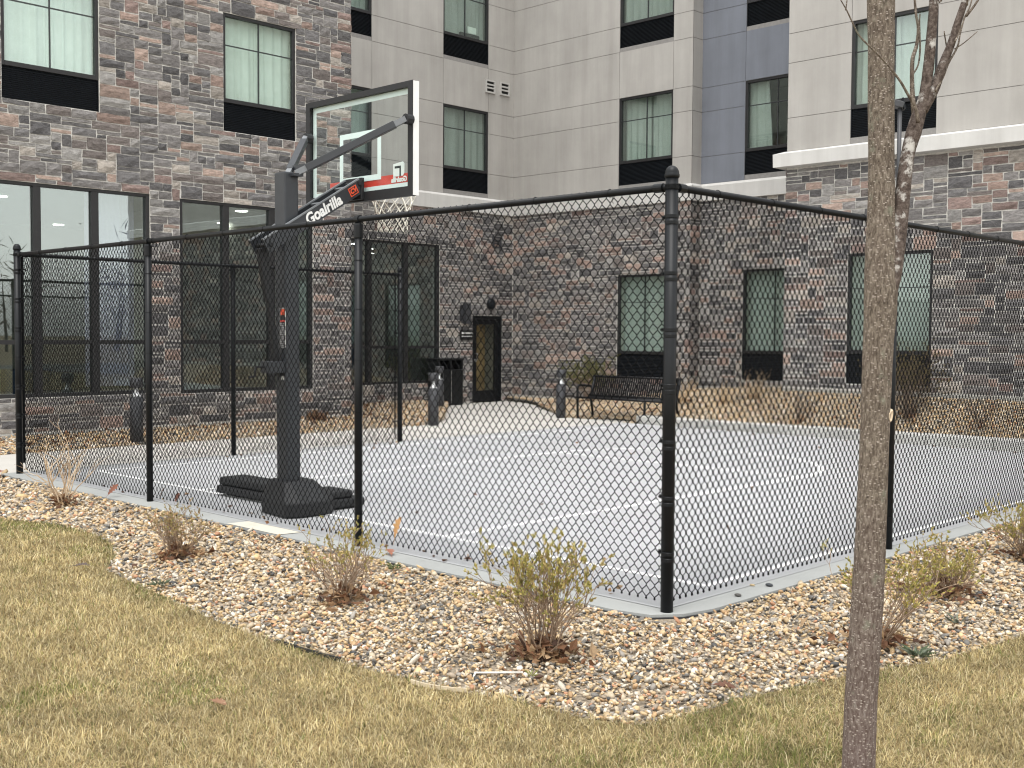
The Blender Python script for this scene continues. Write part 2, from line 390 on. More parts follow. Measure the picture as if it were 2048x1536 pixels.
def berm(X, Y):
    X = np.asarray(X, float); Y = np.asarray(Y, float)
    b = np.where(X < -6.34, np.interp(X, [-14, -11.8, -9.9, -8.5, -6.3], [.10, .17, .45, .54, .64]), .69)
    yw = np.where(X < -6.34, 14.1, 11.86)
    t = np.clip((Y-11.06)/(yw-11.06), 0, 1)
    lo = np.where(X < -8.5, .0, .115)
    return lo+(b-lo)*t

sheet('ground', [(-300, -300), (300, -300), (300, 300), (-300, 300)], -0.10, 'earth')
lawn_poly = LAWN_EDGE + [(30, 14), (30, -30), (-14, -30)]
lawn = sheet('lawn', lawn_poly, -0.004, 'thatch')
gravel_poly = LAWN_EDGE[::-1] + [(-14, -0.1), (-8.9, -0.1), (-8.9, -0.05), (0.0, -0.05), (0.05, 0.2), (0.05, 14)]
sheet('gravel_bed', gravel_poly, -0.022, 'grit')
sheet('parking_road', [(14, -60), (26, -60), (26, 90), (14, 90)], -0.06, 'asphalt')

apron = sheet('concrete_slab', APR, 0.0, 'apron', thick=0.09)
court = sheet('court', [(-8.86, 0.03), (-0.03, 0.03), (-0.03, 10.72), (-8.86, 10.72)], 0.004, 'court')
def court_line(pts, wd=0.055, nm='court_line'):
    P = np.array(pts, float); d = np.gradient(P, axis=0); d /= np.linalg.norm(d, axis=1)[:, None]; nrm = np.stack([-d[:, 1], d[:, 0]], 1)
    L = P+nrm*wd/2; R_ = P-nrm*wd/2; k = len(P)
    V = [(x, y, 0.008) for x, y in L]+[(x, y, 0.008) for x, y in R_]
    b = MB(); b.add(V, [(i, k+i, k+i+1, i+1) for i in range(k-1)]); return b.build(nm, 'line', court)
court_line([(-8.45, 0.70), (-0.235, 0.70)])
court_line([(-0.21, 0.675), (-0.21, 10.6)])
court_line([(-8.42, 0.726), (-8.42, 10.6)])
court_line([(-2.64, 0.726), (-2.64, 6.03)]); court_line([(-6.27, 0.726), (-6.27, 6.03)])
court_line([(-6.295, 6.055), (-2.615, 6.055)])
court_line([(-4.455+1.81*math.cos(t), 6.08+1.78*math.sin(t)) for t in np.linspace(0.0, PI, 40)])
pt = sheet('concrete_patch', [(-4.35, -0.175), (-3.62, -0.175), (-3.58, 0.02), (-4.32, 0.02)], 0.0045, 'patch')

b = MB(); ep = [(-8.97, -.192), (-.25, -.192), (-.01, -.142), (.112, .012), (.162, .25), (.162, 9.0)]  # thin black strip along the line where slab meets gravel
for p, q in zip(ep[:-1], ep[1:]): b.bar((*p, -.044), (*q, -.044), .016, .06)
eo = b.build('slab_edge_strip', 'edging', org=Vector((0, -.19, 0))); tag(eo, 'thin black strip between the concrete slab and the front gravel', 'edging')
PATH = [(-10.95, -6), (-9.0, -6), (-9.0, -0.18), (-8.985, 12.0), (-8.985, 10.9), (-8.8, 11.15), (-9.6, 11.25), (-10.15, 11.0), (-10.6, 11.0), (-11.47, 11.7), (-12.6, 12.6), (-13.4, 13.3), (-14.2, 13.75), (-14.86, 13.9), (-14.86, 11.35), (-14.1, 11.3), (-12.3, 9.55), (-11.65, 8.95), (-11.2, 8.35), (-10.85, 7.75), (-10.95, 6)]
PATH = [(-10.95, -6), (-8.985, -6), (-8.985, 10.74), (-8.99, 11.2), (-9.6, 11.25), (-10.15, 11.02), (-10.6, 11.02), (-11.47, 11.75), (-12.6, 12.6), (-13.4, 13.3), (-14.2, 13.75), (-14.905, 13.9), (-14.905, 11.35), (-14.1, 11.3), (-12.3, 9.55), (-11.65, 8.95), (-11.2, 8.35), (-10.9, 7.75), (-10.95, 6)]
# paving flags: the walk is cast in bays with tooled joints
walk = sheet('walkway', PATH, -0.006, 'walk', thick=0.09)
jb = MB()
for y in np.arange(-5, 7.4, 1.5): jb.box((-10.94, y-0.006, -0.0055), (-8.99, y+0.006, -0.003))
jb.build('joint', 'joint', walk)
KERB_Y = 10.72
kerb = MB()
kp = [(-8.72, KERB_Y+0.16), (-8.5, KERB_Y+0.03), (-8.2, KERB_Y), (3.5, KERB_Y+0.0)]
kq = [(-8.60, KERB_Y+0.46), (-8.35, KERB_Y+0.36), (-8.2, KERB_Y+0.34), (3.5, KERB_Y+0.34)]
for i in range(3):
    n_ = 12 if i == 2 else 1
    for j in range(n_):
        t0, t1 = j/n_, (j+1)/n_
        a0 = np.array(kp[i])*(1-t0)+np.array(kp[i+1])*t0; a1 = np.array(kp[i])*(1-t1)+np.array(kp[i+1])*t1
        b0 = np.array(kq[i])*(1-t0)+np.array(kq[i+1])*t0; b1 = np.array(kq[i])*(1-t1)+np.array(kq[i+1])*t1
        g = (a1-a0)/np.linalg.norm(a1-a0)*0.004 if n_ > 1 else 0
        kerb.prism([tuple(a0+g), tuple(a1-g), tuple(b1-g), tuple(b0+g)], -0.05, 0.135+.035*max(0, min(1, (a0[0]+8)/6)))
ko = kerb.build('kerb', 'kerb', bevel=0.018); tag(ko, kind='structure')

# raised gravel berm behind the kerb and the planting strip along the stone wing
def grid_sheet(name, xs, ys, fz, mat, mask=None):
    X, Y = np.meshgrid(xs, ys); Z = fz(X, Y); nx = len(xs)
    V = np.stack([X.ravel(), Y.ravel(), Z.ravel()], 1); Fs = []
    for j in range(len(ys)-1):
        for i in range(nx-1):
            if mask is not None and not mask(0.5*(xs[i]+xs[i+1]), 0.5*(ys[j]+ys[j+1])): continue
            Fs.append((j*nx+i, j*nx+i+1, (j+1)*nx+i+1, (j+1)*nx+i))
    return tag(mesh_np(name, V, Fs, mat, smooth=True), kind='structure')
path_np = PATH
def berm_mask(x, y):
    if in_poly(np.array([x]), np.array([y]), PATH)[0]: return False
    if x > -8.4 and y < KERB_Y+0.2: return False
    if y > (14.09 if x < -9.86 else (14.43 if x < -6.34 else 11.86)): return False
    return True
def bermz(X, Y): return berm(X, Y)-0.02
sheet('planting_ground', [(-14.9, -6), (-8.9, -6), (-8.9, 10.8), (3.5, 10.8), (3.5, 11.85), (-6.4, 11.85), (-6.4, 14.4), (-9.9, 14.4), (-9.9, 14.08), (-14.9, 14.08)], -0.03, 'grit')
grid_sheet('planting_bed', np.linspace(-14.9, 3.5, 93), np.linspace(10.75, 14.45, 38), bermz, 'grit', berm_mask)
grid_sheet('planting_strip', np.linspace(-14.9, -10.8, 36), np.linspace(-3, 11.3, 96), lambda X, Y: -0.012+0.11*np.clip((-10.9-X)/1.2, 0, 1), 'grit',
           lambda x, y: (not in_poly(np.array([x]), np.array([y]), PATH)[0]) and not (x < -12.15 and y < 7.17))

# ================================================================ HOTEL
hotel = thing('hotel_building', 'stone and greige stucco hotel wrapping around two sides of the fenced court', 'building', (XA, 7.17, 0))
WALLS = {  # name: (axis, plane)
    'A': ('x', XA), 'B': ('x', XB), 'C': ('y', YC), 'U': ('y', YU), 'D': ('y', YD), 'R': ('x', -9.863), 'S': ('y', 7.173), 'L': ('x', -6.335)}
def W(k, s, z, out):
    ax, p = WALLS[k]
    if k == 'S': return (s, p+out, z)
    if k == 'L': return (p-out, s, z)
    return (p+out, s, z) if ax == 'x' else (s, p-out, z)
def wbox(b, k, s0, s1, z0, z1, o0, o1, col=None): return b.box(W(k, s0, z0, o0), W(k, s1, z1, o1), col)
def wall_backing(b, k, s0, s1, z0, z1, holes, o0, o1):
    ss = sorted({s0, s1, *[x for h in holes for x in h[:2] if s0 < x < s1]}); zs = sorted({z0, z1, *[x for h in holes for x in h[2:] if z0 < x < z1]})
    for a, c in zip(ss[:-1], ss[1:]):
        run = None
        for d, e in zip(zs[:-1], zs[1:]):
            mx, mz = (a+c)/2, (d+e)/2
            hole = any(h[0] < mx < h[1] and h[2] < mz < h[3] for h in holes)
            if hole:
                if run: wbox(b, k, a, c, run[0], run[1], o0, o1); run = None
            else: run = (run[0], e) if run else (d, e)
        if run: wbox(b, k, a, c, run[0], run[1], o0, o1)

# openings (s0, s1, z0, z1)
Z2 = (4.765, 5.22, 6.62); Z3 = (7.685, 8.14, 9.54)      # grille bottom, grille top, glass top of the two upper floors
winA = [(1.195, 2.595), (4.655, 6.03)]
store1 = (0.87, 3.376, 0.64, 3.65); store2 = (3.875, 6.375, 0.62, 3.63); storeB = (8.95, 11.78, 0.486, 3.517)
winB = [(8.72, 9.87), (11.866, 13.264)]; winC = (-11.767, -10.345); winU = (-8.83, -7.41); winD = (-5.195, -3.77)
door = (12.79, 13.74, 0.0, 1.98)
HA = [(a, b, Z2[0], Z2[2]) for a, b in winA]+[store1, store2]
HB_s = [storeB, door]; HB_u = [(a, b, z[0], z[2]) for a, b in winB for z in (Z2, Z3)]
gC = (winC[0], winC[1], 0.64, 2.85); gU = (winU[0], winU[1], 0.68, 2.89); gD = (winD[0], winD[1], 0.80, 2.91)
HC_u = [(winC[0], winC[1], z[0], z[2]) for z in (Z2, Z3)]; HU_u = [(winU[0], winU[1], z[0], z[2]) for z in (Z2, Z3)]; HD_u = [(winD[0], winD[1], Z2[0], Z2[2])]
TOP = 10.6

# ---- stone veneer -------------------------------------------------------------
STONE_PAL = [((0.105, 0.101, 0.103), 18), ((0.145, 0.139, 0.139), 24), ((0.19, 0.178, 0.173), 22), ((0.175, 0.152, 0.142), 11), ((0.29, 0.212, 0.18), 7), ((0.34, 0.255, 0.215), 6), ((0.225, 0.165, 0.148), 6), ((0.34, 0.305, 0.27), 7), ((0.26, 0.248, 0.237), 12)]
_pc = [c for c, _ in STONE_PAL]; _pw = np.array([x for _, x in STONE_PAL], float); _pw /= _pw.sum()
def lay_stones(s0, s1, z0, z1, holes, us=0.075, uz=0.0615, seed=0):
    r = np.random.default_rng(seed); ns = int(round((s1-s0)/us)); nz = int(round((z1-z0)/uz)); us = (s1-s0)/ns; uz = (z1-z0)/nz
    occ = np.zeros((nz, ns), bool)
    for h in holes:
        for j in range(nz):
            zc = z0+(j+.5)*uz
            if h[2] < zc < h[3]:
                for i in range(ns):
                    if h[0] < s0+(i+.5)*us < h[1]: occ[j, i] = True
    out = []
    for j in range(nz):
        i = 0
        while i < ns:
            if occ[j, i]: i += 1; continue
            run = 0
            while i+run < ns and not occ[j, i+run] and run < 9: run += 1
            hh = int(r.choice([1, 2, 3], p=[.34, .50, .16]))
            ww = int(r.choice([2, 3, 4, 5, 6, 7, 8], p=[.15, .22, .24, .18, .11, .06, .04]))
            if hh == 1: ww = max(3, ww)
            if hh == 3: ww = min(ww, 5)
            ww = min(ww, run)
            if run-ww == 1: ww = run if run < 7 else ww-1
            hh = min(hh, nz-j)
            while hh > 1 and occ[j:j+hh, i:i+ww].any(): hh -= 1
            occ[j:j+hh, i:i+ww] = True
            a, b, c, d = s0+i*us, s0+(i+ww)*us, z0+j*uz, z0+(j+hh)*uz
            for h in holes:                                    # trim or stretch to the opening
                if c < h[3]-0.02 and d > h[2]+0.02:
                    if a < h[0] and b > h[0]-us*0.6 and b < h[0]+us: b = h[0]
                    if b > h[1] and a < h[1]+us*0.6 and a > h[1]-us: a = h[1]
                if a < h[1]-0.02 and b > h[0]+0.02:
                    if c < h[2] and d > h[2]-uz*0.6 and d < h[2]+uz: d = h[2]
                    if d > h[3] and c < h[3]+uz*0.6 and c > h[3]-uz: c = h[3]
            if b-a > 0.05 and d-c > 0.03: out.append((a, b, c, d))
            i += ww
    return out
def stone_mesh(k, rect, r):
    a, b, c, d = rect; g = 0.0085
    a += g; b -= g; c += g; d -= g
    nx = 2 if b-a < 0.22 else 3; nz = 1 if d-c < 0.09 else 2
    proud = r.uniform(0.012, 0.026); V = []; Fs = []
    col = np.array(_pc[r.choice(len(_pc), p=_pw)])*r.uniform(0.84, 1.36)
    ts = [0]+sorted((np.arange(1, nx)/nx+r.uniform(-.08, .08, nx-1)).tolist())+[1]
    for j in range(nz+1):
        for i in range(nx+1):
            e = i in (0, nx) or j in (0, nz)
            s = a+(b-a)*ts[i]+(r.uniform(-.006, .006)); z = c+(d-c)*j/nz+r.uniform(-.006, .006)
            o = proud*(r.uniform(.35, .75) if e else r.uniform(.8, 1.6))
            V.append(W(k, s, z, o))
    q = nx+1
    for j in range(nz):
        for i in range(nx): Fs.append((j*q+i, j*q+i+1, (j+1)*q+i+1, (j+1)*q+i))
    ring = [i for i in range(q)]+[j*q+nx for j in range(1, nz+1)]+[nz*q+i for i in range(nx-1, -1, -1)]+[j*q for j in range(nz-1, 0, -1)]
    n0 = len(V)
    for i in ring:
        p = list(V[i]); ax, pl = WALLS[k]; idx = 0 if (ax == 'x') else 1
        p[idx] = pl+(p[idx]-pl)*-0.15; V.append(tuple(p))
    for t in range(len(ring)):
        t2 = (t+1) % len(ring); Fs.append((ring[t], n0+t, n0+t2, ring[t2]))
    return V, Fs, tuple(float(x) for x in col)

walls = {}
def stone_wall(k, s0, s1, z0, z1, holes, thick=0.25, nm='stone_wall'):
    b = MB(); wall_backing(b, k, s0, s1, z0, z1, holes, -thick, 0.0); o = b.build(nm, 'mortar', hotel); walls[k] = o; return o
stone_wall('A', -3.0, 7.173, 0.13, TOP, HA)
stone_wall('S', -14.66, XA-0.252, 0.0, TOP, [])
stone_wall('B', 7.2, YC, 0.0, 4.31, HB_s)
stone_wall('C', XB+0.0, -9.863, 0.10, 4.31, [gC])
stone_wall('R', YC+0.252, YU, 0.10, 4.31, [])
stone_wall('U', -10.1, -6.34, 0.10, 4.31, [gU])
stone_wall('D', -6.335, 4.5, 0.69, 4.40, [gD])
stone_wall('L', YD+0.252, YU-0.003, 0.5, 4.40, [])
jobs = [('A', -1.5, 7.19, 0.15, 9.6, HA, 1), ('S', -14.4, XA+0.02, 0.05, 7.0, [], 2), ('B', 7.3, YC-0.014, 0.03, 4.31, HB_s, 3), ('C', XB+0.014, -9.845, 0.15, 4.31, [gC], 4),
        ('R', YC-0.02, YU-0.012, 0.42, 4.31, [], 5), ('U', -9.852, -6.345, 0.52, 4.31, [gU], 6), ('D', -6.35, 3.2, 0.71, 4.36, [gD], 7), ('L', YD-0.02, YU-0.03, 0.6, 4.36, [], 8)]
allst = []
for k, s0, s1, z0, z1, holes, seed in jobs:
    r = np.random.default_rng(100+seed)
    # quoin ends fold round the corner: stones are laid to the wall's edge
    for rect in lay_stones(s0, s1, z0, z1, holes, seed=seed):
        mid = W(k, (rect[0]+rect[1])/2, (rect[2]+rect[3])/2, 0.02); px, py = view_px(*mid); dp = view_depth(*mid)
        nrm = np.array(W(k, 0, 0, 1.0))-np.array(W(k, 0, 0, 0.0)); vd = np.array(mid)-CAM; cosn = -(vd@nrm)/np.linalg.norm(vd)
        area = (rect[1]-rect[0])*(rect[3]-rect[2])*max(cosn, 0)/dp**2 if (dp > 0 and -20 < px < 2070 and -20 < py < 1556) else 0
        if k == 'B' and rect[1] < 9.2: area = 0
        if k == 'D' and py > 400+0.13*(px-1500) and px > 1570: area *= .7
        allst.append((area, k, *stone_mesh(k, rect, r)))
order = sorted(range(len(allst)), key=lambda i: -allst[i][0])
single = set(order[:300])
rest = MB()
for i, (ar, k, V, Fs, col) in enumerate(allst):
    if i in single:
        b = MB(); b.add(V, Fs, col); b.build('stone', 'stone', walls[k])
    else: rest.add(V, Fs, col)
tag(rest.build('stonework', 'stone', hotel), kind='stuff')

# foundation strips under the veneer
for k_, a_, c_, z_, o_ in (('A', -3.0, 7.17, .13, .03), ('C', XB, -9.84, .10, .01), ('U', -9.83, -6.36, .51, .03), ('D', -6.33, 4.5, .69, .035)):
    b = MB(); wbox(b, k_, a_, c_, -0.2, z_, -0.25 if k_ != 'U' else .001, o_); b.build('foundation', 'found', hotel)

# ---- stucco ------------------------------------------------------------------
def stucco_wall(k, s0, s1, z0, holes, mat, cuts, thick=0.25, groove=0.009, ends=(0, 0), ins=(0, 0)):
    b = MB(); wall_backing(b, k, s0+ins[0], s1-ins[1], z0, TOP, holes, -thick, -0.012); base = b.build('stucco_wall', 'joint', hotel)
    rows = [z0]+[z for z in (4.665, 5.22, 6.13, 6.62, 7.60, 8.135, 9.05, 9.54) if z > z0+0.05]+[TOP]
    for za, zb in zip(rows[:-1], rows[1:]):
        hs_ = [h for h in holes if h[2] < (za+zb)/2 < h[3]]
        part_ = [h for h in holes if h[2] < zb-0.02 and h[3] > za+0.02 and h not in hs_]
        ss = [s0+ends[0]]+([c for c in cuts if s0 < c < s1] if (not hs_ and zb-za > 0.6) else [x for h in hs_ for x in h[:2] if s0 < x < s1])+[s1+ends[1]]
        ss = sorted(ss)
        for a, c in zip(ss[:-1], ss[1:]):
            if c-a < 0.03: continue
            if any(h[0] < (a+c)/2 < h[1] for h in hs_): continue
            p = MB(); hole_here = [h for h in part_ if h[0] < c-.02 and h[1] > a+.02]
            g = groove/2
            edge = lambda v: (0 if (abs(v-s0-ends[0]) < 1e-6 or abs(v-s1-ends[1]) < 1e-6 or any(abs(v-x) < 1e-6 for h in hs_ for x in h[:2])) else g)
            wall_backing(p, k, a+edge(a), c-edge(c), za+(g if za > z0 else 0), zb-g, hole_here, -0.011, 0.0)
            p.build('stucco_panel', mat, base)
    return base
cutsB = [x for ab in winB for x in ab]; 
stucco_wall('B', 7.2, YC, 4.31, HB_u, 'stucco', cutsB)
stucco_wall('C', XB+0.001, -9.863, 4.31, HC_u, 'stucco', list(winC), ins=(0, .014))
stucco_wall('R', YC+0.252, YU, 4.31, [], 'stucco', [], ends=(-0.2505, 0))
stucco_wall('U', -10.1, -6.34, 4.31, HU_u, 'stucco_blue', list(winU))
stucco_wall('D', -6.335, 4.5, 4.40, HD_u, 'stucco', list(winD)+[-1.0, 1.0], ins=(.014, 0))
stucco_wall('L', YD+0.252, YU-0.003, 4.40, [], 'stucco', [], ends=(-0.2505, 0))

# ---- band course (sloped weathering on top) ------------------------------------
def band(k, s0, s1, z0, z1, proj, m0=0.0, m1=0.0):
    # m0/m1: how far the outer arris runs past each end to meet the return piece
    b = MB(); pr = [(0.003, z0), (proj, z0+0.01), (proj+0.005, z1-0.05), (0.03, z1), (0.003, z1)]; V = []
    for s, mm in ((s0, m0), (s1, m1)):
        for o, z in pr: V.append(W(k, s+(mm*o/(proj+0.005)), z, o))
    n_ = len(pr); Fs = [tuple(range(n_)), tuple(range(2*n_-1, n_-1, -1))]+[(i, (i+1) % n_, n_+(i+1) % n_, n_+i) for i in range(n_)]
    b.add(V, Fs); return b.build('band_course', 'trim', hotel)
P_ = 0.055
band('B', 7.3, YC, 4.305, 4.66, P_, 0, -P_); band('C', XB, -9.863, 4.305, 4.66, P_, P_, P_); band('R', YC, YU, 4.305, 4.66, P_, -P_, -P_)
band('U', -9.863, -6.34, 4.305, 4.66, P_, P_, 0); band('D', -6.335, 4.5, 4.385, 4.66, 0.17, -0.17, 0); band('L', YD, YU-.06, 4.385, 4.66, 0.17, -0.17, 0)

# ---- windows -----------------------------------------------------------------
def curtain_mesh(b, k, s0, s1, z0, z1, off, seed, amp=0.048, lean=0.0):
    r = np.random.default_rng(seed); n_ = max(8, int((s1-s0)/0.028)); ph = r.uniform(0, 6); fq = r.uniform(26, 46)
    xs = np.linspace(s0, s1, n_); wob = np.cumsum(r.normal(0, .35, n_))
    V = []; Fs = []
    for j, z in enumerate((z0, (z0+z1)/2, z1)):
        t = j/2
        for i, x in enumerate(xs):
            am = amp*(1.15-0.4*t)*(0.6+0.5*math.sin(i*0.9+ph*2))
            u = (x-s0)/(s1-s0); xx = x+lean*(1-t)*(u if lean > 0 else 1-u)
            V.append(W(k, xx, z, -off+am*math.sin((x-s0)*fq+ph+wob[i]*(1.0-0.3*t))))
    for j in range(2):
        for i in range(n_-1): Fs.append((j*n_+i, j*n_+i+1, (j+1)*n_+i+1, (j+1)*n_+i))
    b.add(V, Fs)
def window(k, s0, s1, zg0, zg1, zt, seed, curt='full', clutter=False):
    fo0, fo1 = -0.085, -0.015; fw = 0.05
    b = MB()
    wbox(b, k, s0, s0+fw, zg1, zt, fo0, fo1); wbox(b, k, s1-fw, s1, zg1, zt, fo0, fo1)
    wbox(b, k, s0+fw, s1-fw, zt-fw, zt, fo0, fo1); wbox(b, k, s0+fw, s1-fw, zg1, zg1+0.065, fo0, fo1)
    win = b.build('window', 'bronze', hotel, bevel=0.004)
    b = MB(); wbox(b, k, s0, s1, zg0, zg1-0.002, -0.10, -0.045)
    nsl = 17
    for i in range(nsl):
        z = zg0+(i+.5)*(zg1-zg0)/nsl; p = MB
        V = [W(k, s0+.012, z+.006, -0.044), W(k, s1-.012, z+.006, -0.044), W(k, s1-.012, z-.008, -0.026), W(k, s0+.012, z-.008, -0.026), W(k, s1-.012, z-.010, -0.044), W(k, s0+.012, z-.010, -0.044)]
        b.add(V, [(0, 1, 2, 3), (3, 2, 4, 5)])
    wbox(b, k, s0, s0+.012, zg0, zg1-.002, -0.044, -0.02); wbox(b, k, s1-.012, s1, zg0, zg1-.002, -0.044, -0.02)
    b.build('vent_grille', 'grille', win)
    gs0, gs1, gz0, gz1 = s0+fw, s1-fw, zg1+0.065, zt-fw; sm = (gs0+gs1)/2; zm = gz0+(gz1-gz0)*0.655; mw = 0.0075
    b = MB(); wbox(b, k, sm-mw, sm+mw, gz0, gz1, -0.075, -0.045); wbox(b, k, gs0, sm-mw, zm-mw, zm+mw, -0.0745, -0.0455); wbox(b, k, sm+mw, gs1, zm-mw, zm+mw, -0.0745, -0.0455)
    b.build('muntin', 'muntin', win)
    for a, c in ((gs0, sm-mw), (sm+mw, gs1)):
        for d, e in ((gz0, zm-mw), (zm+mw, gz1)):
            b = MB(); wbox(b, k, a, c, d, e, -0.066, -0.056); b.build('pane', 'glass', win)
    # room behind, curtains
    b = MB(); o = -1.6
    q = [(s0-.4, zg1-.5, -0.26), (s1+.4, zg1-.5, -0.26), (s1+.4, zt+.15, -0.26), (s0-.4, zt+.15, -0.26)]
    V = [W(k, *p) for p in q]+[W(k, p[0], p[1], o) for p in q]
    b.add(V, [(4, 5, 6, 7), (0, 1, 5, 4), (1, 2, 6, 5), (2, 3, 7, 6), (3, 0, 4, 7)]); b.build('room', 'room', win)
    b = MB(); zb = zg1+0.02
    if curt == 'full':
        curtain_mesh(b, k, s0-.01, sm+.02, zb, zt+.05, 0.19+.05*(seed % 3)/2, seed); curtain_mesh(b, k, sm-.02, s1+.01, zb, zt+.05, 0.205+.05*(seed % 3)/2, seed+50)
    elif curt == 'gap':
        curtain_mesh(b, k, s0-.01, s0+.42, zb, zt+.05, 0.20, seed, lean=.10); curtain_mesh(b, k, s1-.55, s1+.01, zb, zt+.05, 0.215, seed+50, lean=-.04)
    elif curt == 'parted':
        curtain_mesh(b, k, s0-.01, s0+.52, zb, zt+.05, 0.20, seed, lean=.04); curtain_mesh(b, k, s0+.585, s1+.01, zb, zt+.05, 0.215, seed+50, lean=0)
    b.build('curtain', 'curtain%d' % (2 if k == 'A' else seed % 2), win, smooth=True)
    return win
sd_ = 0
for i, (a, c) in enumerate(winA): window('A', a, c, *Z2, 20+i)
for i, (a, c) in enumerate(winB):
    window('B', a, c, *Z2, 30+i); w3 = window('B', a, c, *Z3, 40+i, curt='parted' if i else 'full')
    if i:   # lamp-and-bag clutter on the sill of the upper right window
        b = MB(); wbox(b, 'B', a+.60, c-.20, Z3[1]+.065, Z3[1]+.17, -0.15, -0.09); b.build('sill_box', 'grille', w3, bevel=.02)
        b = MB(); wbox(b, 'B', a+.84, c-.30, Z3[1]+.172, Z3[1]+.33, -0.145, -0.095); b.build('paper_bag', 'white', w3, bevel=.015)
window('C', *winC, *Z2, 50); window('C', *winC, *Z3, 51); window('C', *winC, 0.64, 1.157, 2.85, 52)
window('U', *winU, *Z2, 60, curt='gap'); window('U', *winU, *Z3, 61); window('U', *winU, 0.68, 1.21, 2.89, 62)
window('D', *winD, *Z2, 70); window('D', *winD, 0.80, 1.29, 2.91, 71)

def storefront(k, s0, s1, z0, z1, zr, mull, fr=0.055):
    b = MB(); f0, f1 = -0.12, -0.012
    wbox(b, k, s0, s0+fr, z0, z1, f0, f1); wbox(b, k, s1-fr, s1, z0, z1, f0, f1)
    wbox(b, k, s0+fr, s1-fr, z1-fr*.8, z1, f0, f1); wbox(b, k, s0+fr, s1-fr, z0, z0+fr, f0, f1)
    xs = [s0+fr]+[x for m_ in mull for x in (m_-.055, m_+.055)]+[s1-fr]
    for m_ in mull: wbox(b, k, m_-.055, m_+.055, z0+fr, z1-fr*.8, f0, f1-.002)
    win = b.build('storefront_window', 'bronze', hotel, bevel=0.004)
    r_ = MB()
    for a, c in zip(xs[::2], xs[1::2]):
        wbox(r_, k, a, c, zr-.03, zr+.03, f0+.01, f1-.004)
        for d, e in ((z0+fr, zr-.03), (zr+.03, z1-fr*.8)):
            p = MB(); wbox(p, k, a, c, d, e, -0.072, -0.06); p.build('pane', 'glass_store', win)
    r_.build('transom', 'bronze', win)
    return win
st1 = storefront('A', *store1, 1.42, [1.667, 2.52]); st2 = storefront('A', *store2, 1.42, [4.70, 5.567]); stB = storefront('B', *storeB, 1.275, [9.83, 10.825])
# lounge behind the two storefronts of the stone wing; breakfast room behind the recessed wing
def lounge(k, s0, s1, depth, zf, zc, lights, win, wallmat='room'):
    o0 = -0.27
    b = MB(); c0 = [W(k, s0, zf, o0), W(k, s1, zf, o0), W(k, s1, zc, o0), W(k, s0, zc, o0)]; c1 = [W(k, s0, zf, -depth), W(k, s1, zf, -depth), W(k, s1, zc, -depth), W(k, s0, zc, -depth)]
    b.add(c0+c1, [(4, 5, 6, 7), (1, 2, 6, 5), (2, 3, 7, 6), (3, 0, 4, 7)]); b.build('interior_wall', wallmat, win)
    b = MB(); b.add([c0[0], c0[1], c1[1], c1[0]], [(0, 1, 2, 3)]); b.build('interior_floor', 'room_floor', win)
    for s, dd in lights:
        cx, cy, cz = W(k, s, zc-.012, -dd); l = MB(); l.lathe([(0.10, 0), (0.105, 0.01)], (cx, cy, cz), 14); l.build('downlight', 'downlight', win)
lounge('A', -3.0, 7.1, 7.5, 0.05, 3.72, [(5.0, 6.7), (4.75, 3.6), (6.95, 6.4), (6.98, 3.8), (2.6, 5.0), (2.2, 2.6), (6.0, 1.6), (3.9, 2.0)], st2)
lounge('B', 7.5, 13.9, 4.6, 0.05, 3.6, [(13.2, 4.2), (11.0, 2.0), (12.2, 3.0)], stB)
# low sofas and a pale drape by the storefront glass
b = MB(); wbox(b, 'A', 1.75, 2.5, 0.06, 0.55, -1.6, -0.9); wbox(b, 'A', 1.75, 2.5, 0.56, 1.0, -1.62, -1.4); b.build('sofa', 'sofa', st1, bevel=.05)
b = MB(); wbox(b, 'A', 4.4, 5.0, 0.06, 0.5, -1.9, -1.2); wbox(b, 'A', 4.4, 5.0, 0.51, 1.05, -1.92, -1.72); b.build('sofa', 'sofa', st2, bevel=.05)
b = MB(); curtain_mesh(b, 'A', 2.55, 3.34, 0.75, 3.7, 0.42, 5, amp=.03); b.build('drape', 'lilac', st1, smooth=True)
b = MB(); wbox(b, 'B', 10.0, 10.6, 0.06, 2.4, -1.9, -1.4); b.build('cabinet', 'sofa', stB)

# ---- door in the recessed wing
dn = MB(); fw = 0.06
wbox(dn, 'B', door[0], door[0]+fw, 0, 1.98, -0.12, 0.0); wbox(dn, 'B', door[1]-fw, door[1], 0, 1.98, -0.12, 0.0); wbox(dn, 'B', door[0]+fw, door[1]-fw, 1.91, 1.98, -0.12, 0.0)
do = dn.build('door', 'vinyl_post', hotel, bevel=.004)
b = MB(); a, c = door[0]+fw+.004, door[1]-fw-.004
wbox(b, 'B', a, a+.105, .012, 1.905, -.09, -.04); wbox(b, 'B', c-.125, c, .012, 1.905, -.09, -.04); wbox(b, 'B', a+.105, c-.125, .012, .265, -.09, -.04); wbox(b, 'B', a+.105, c-.125, 1.785, 1.905, -.09, -.04)
b.build('door_leaf', 'vinyl_post', do, bevel=.003)
b = MB(); wbox(b, 'B', a+.105, c-.125, .265, 1.785, -.07, -.06); b.build('door_glass', 'glass_door', do)
b = MB(); wbox(b, 'B', a, c, .0, 1.9, -.55, -.5); b.build('lit_lobby_panel', 'amber', do)  # panel added close behind the glass, its amber painted for the lobby's lamplight
hx, hy, hz = W('B', a+.06, 1.05, 0)
b = MB(); b.tube([(hx-.04, hy, 1.12), (hx+.03, hy, 1.12), (hx+.03, hy, .98), (hx-.04, hy, .98)], .011, 8); wbox(b, 'B', a+.02, a+.09, .93, .99, -.04, -.02); b.build('handle', 'steel', do)

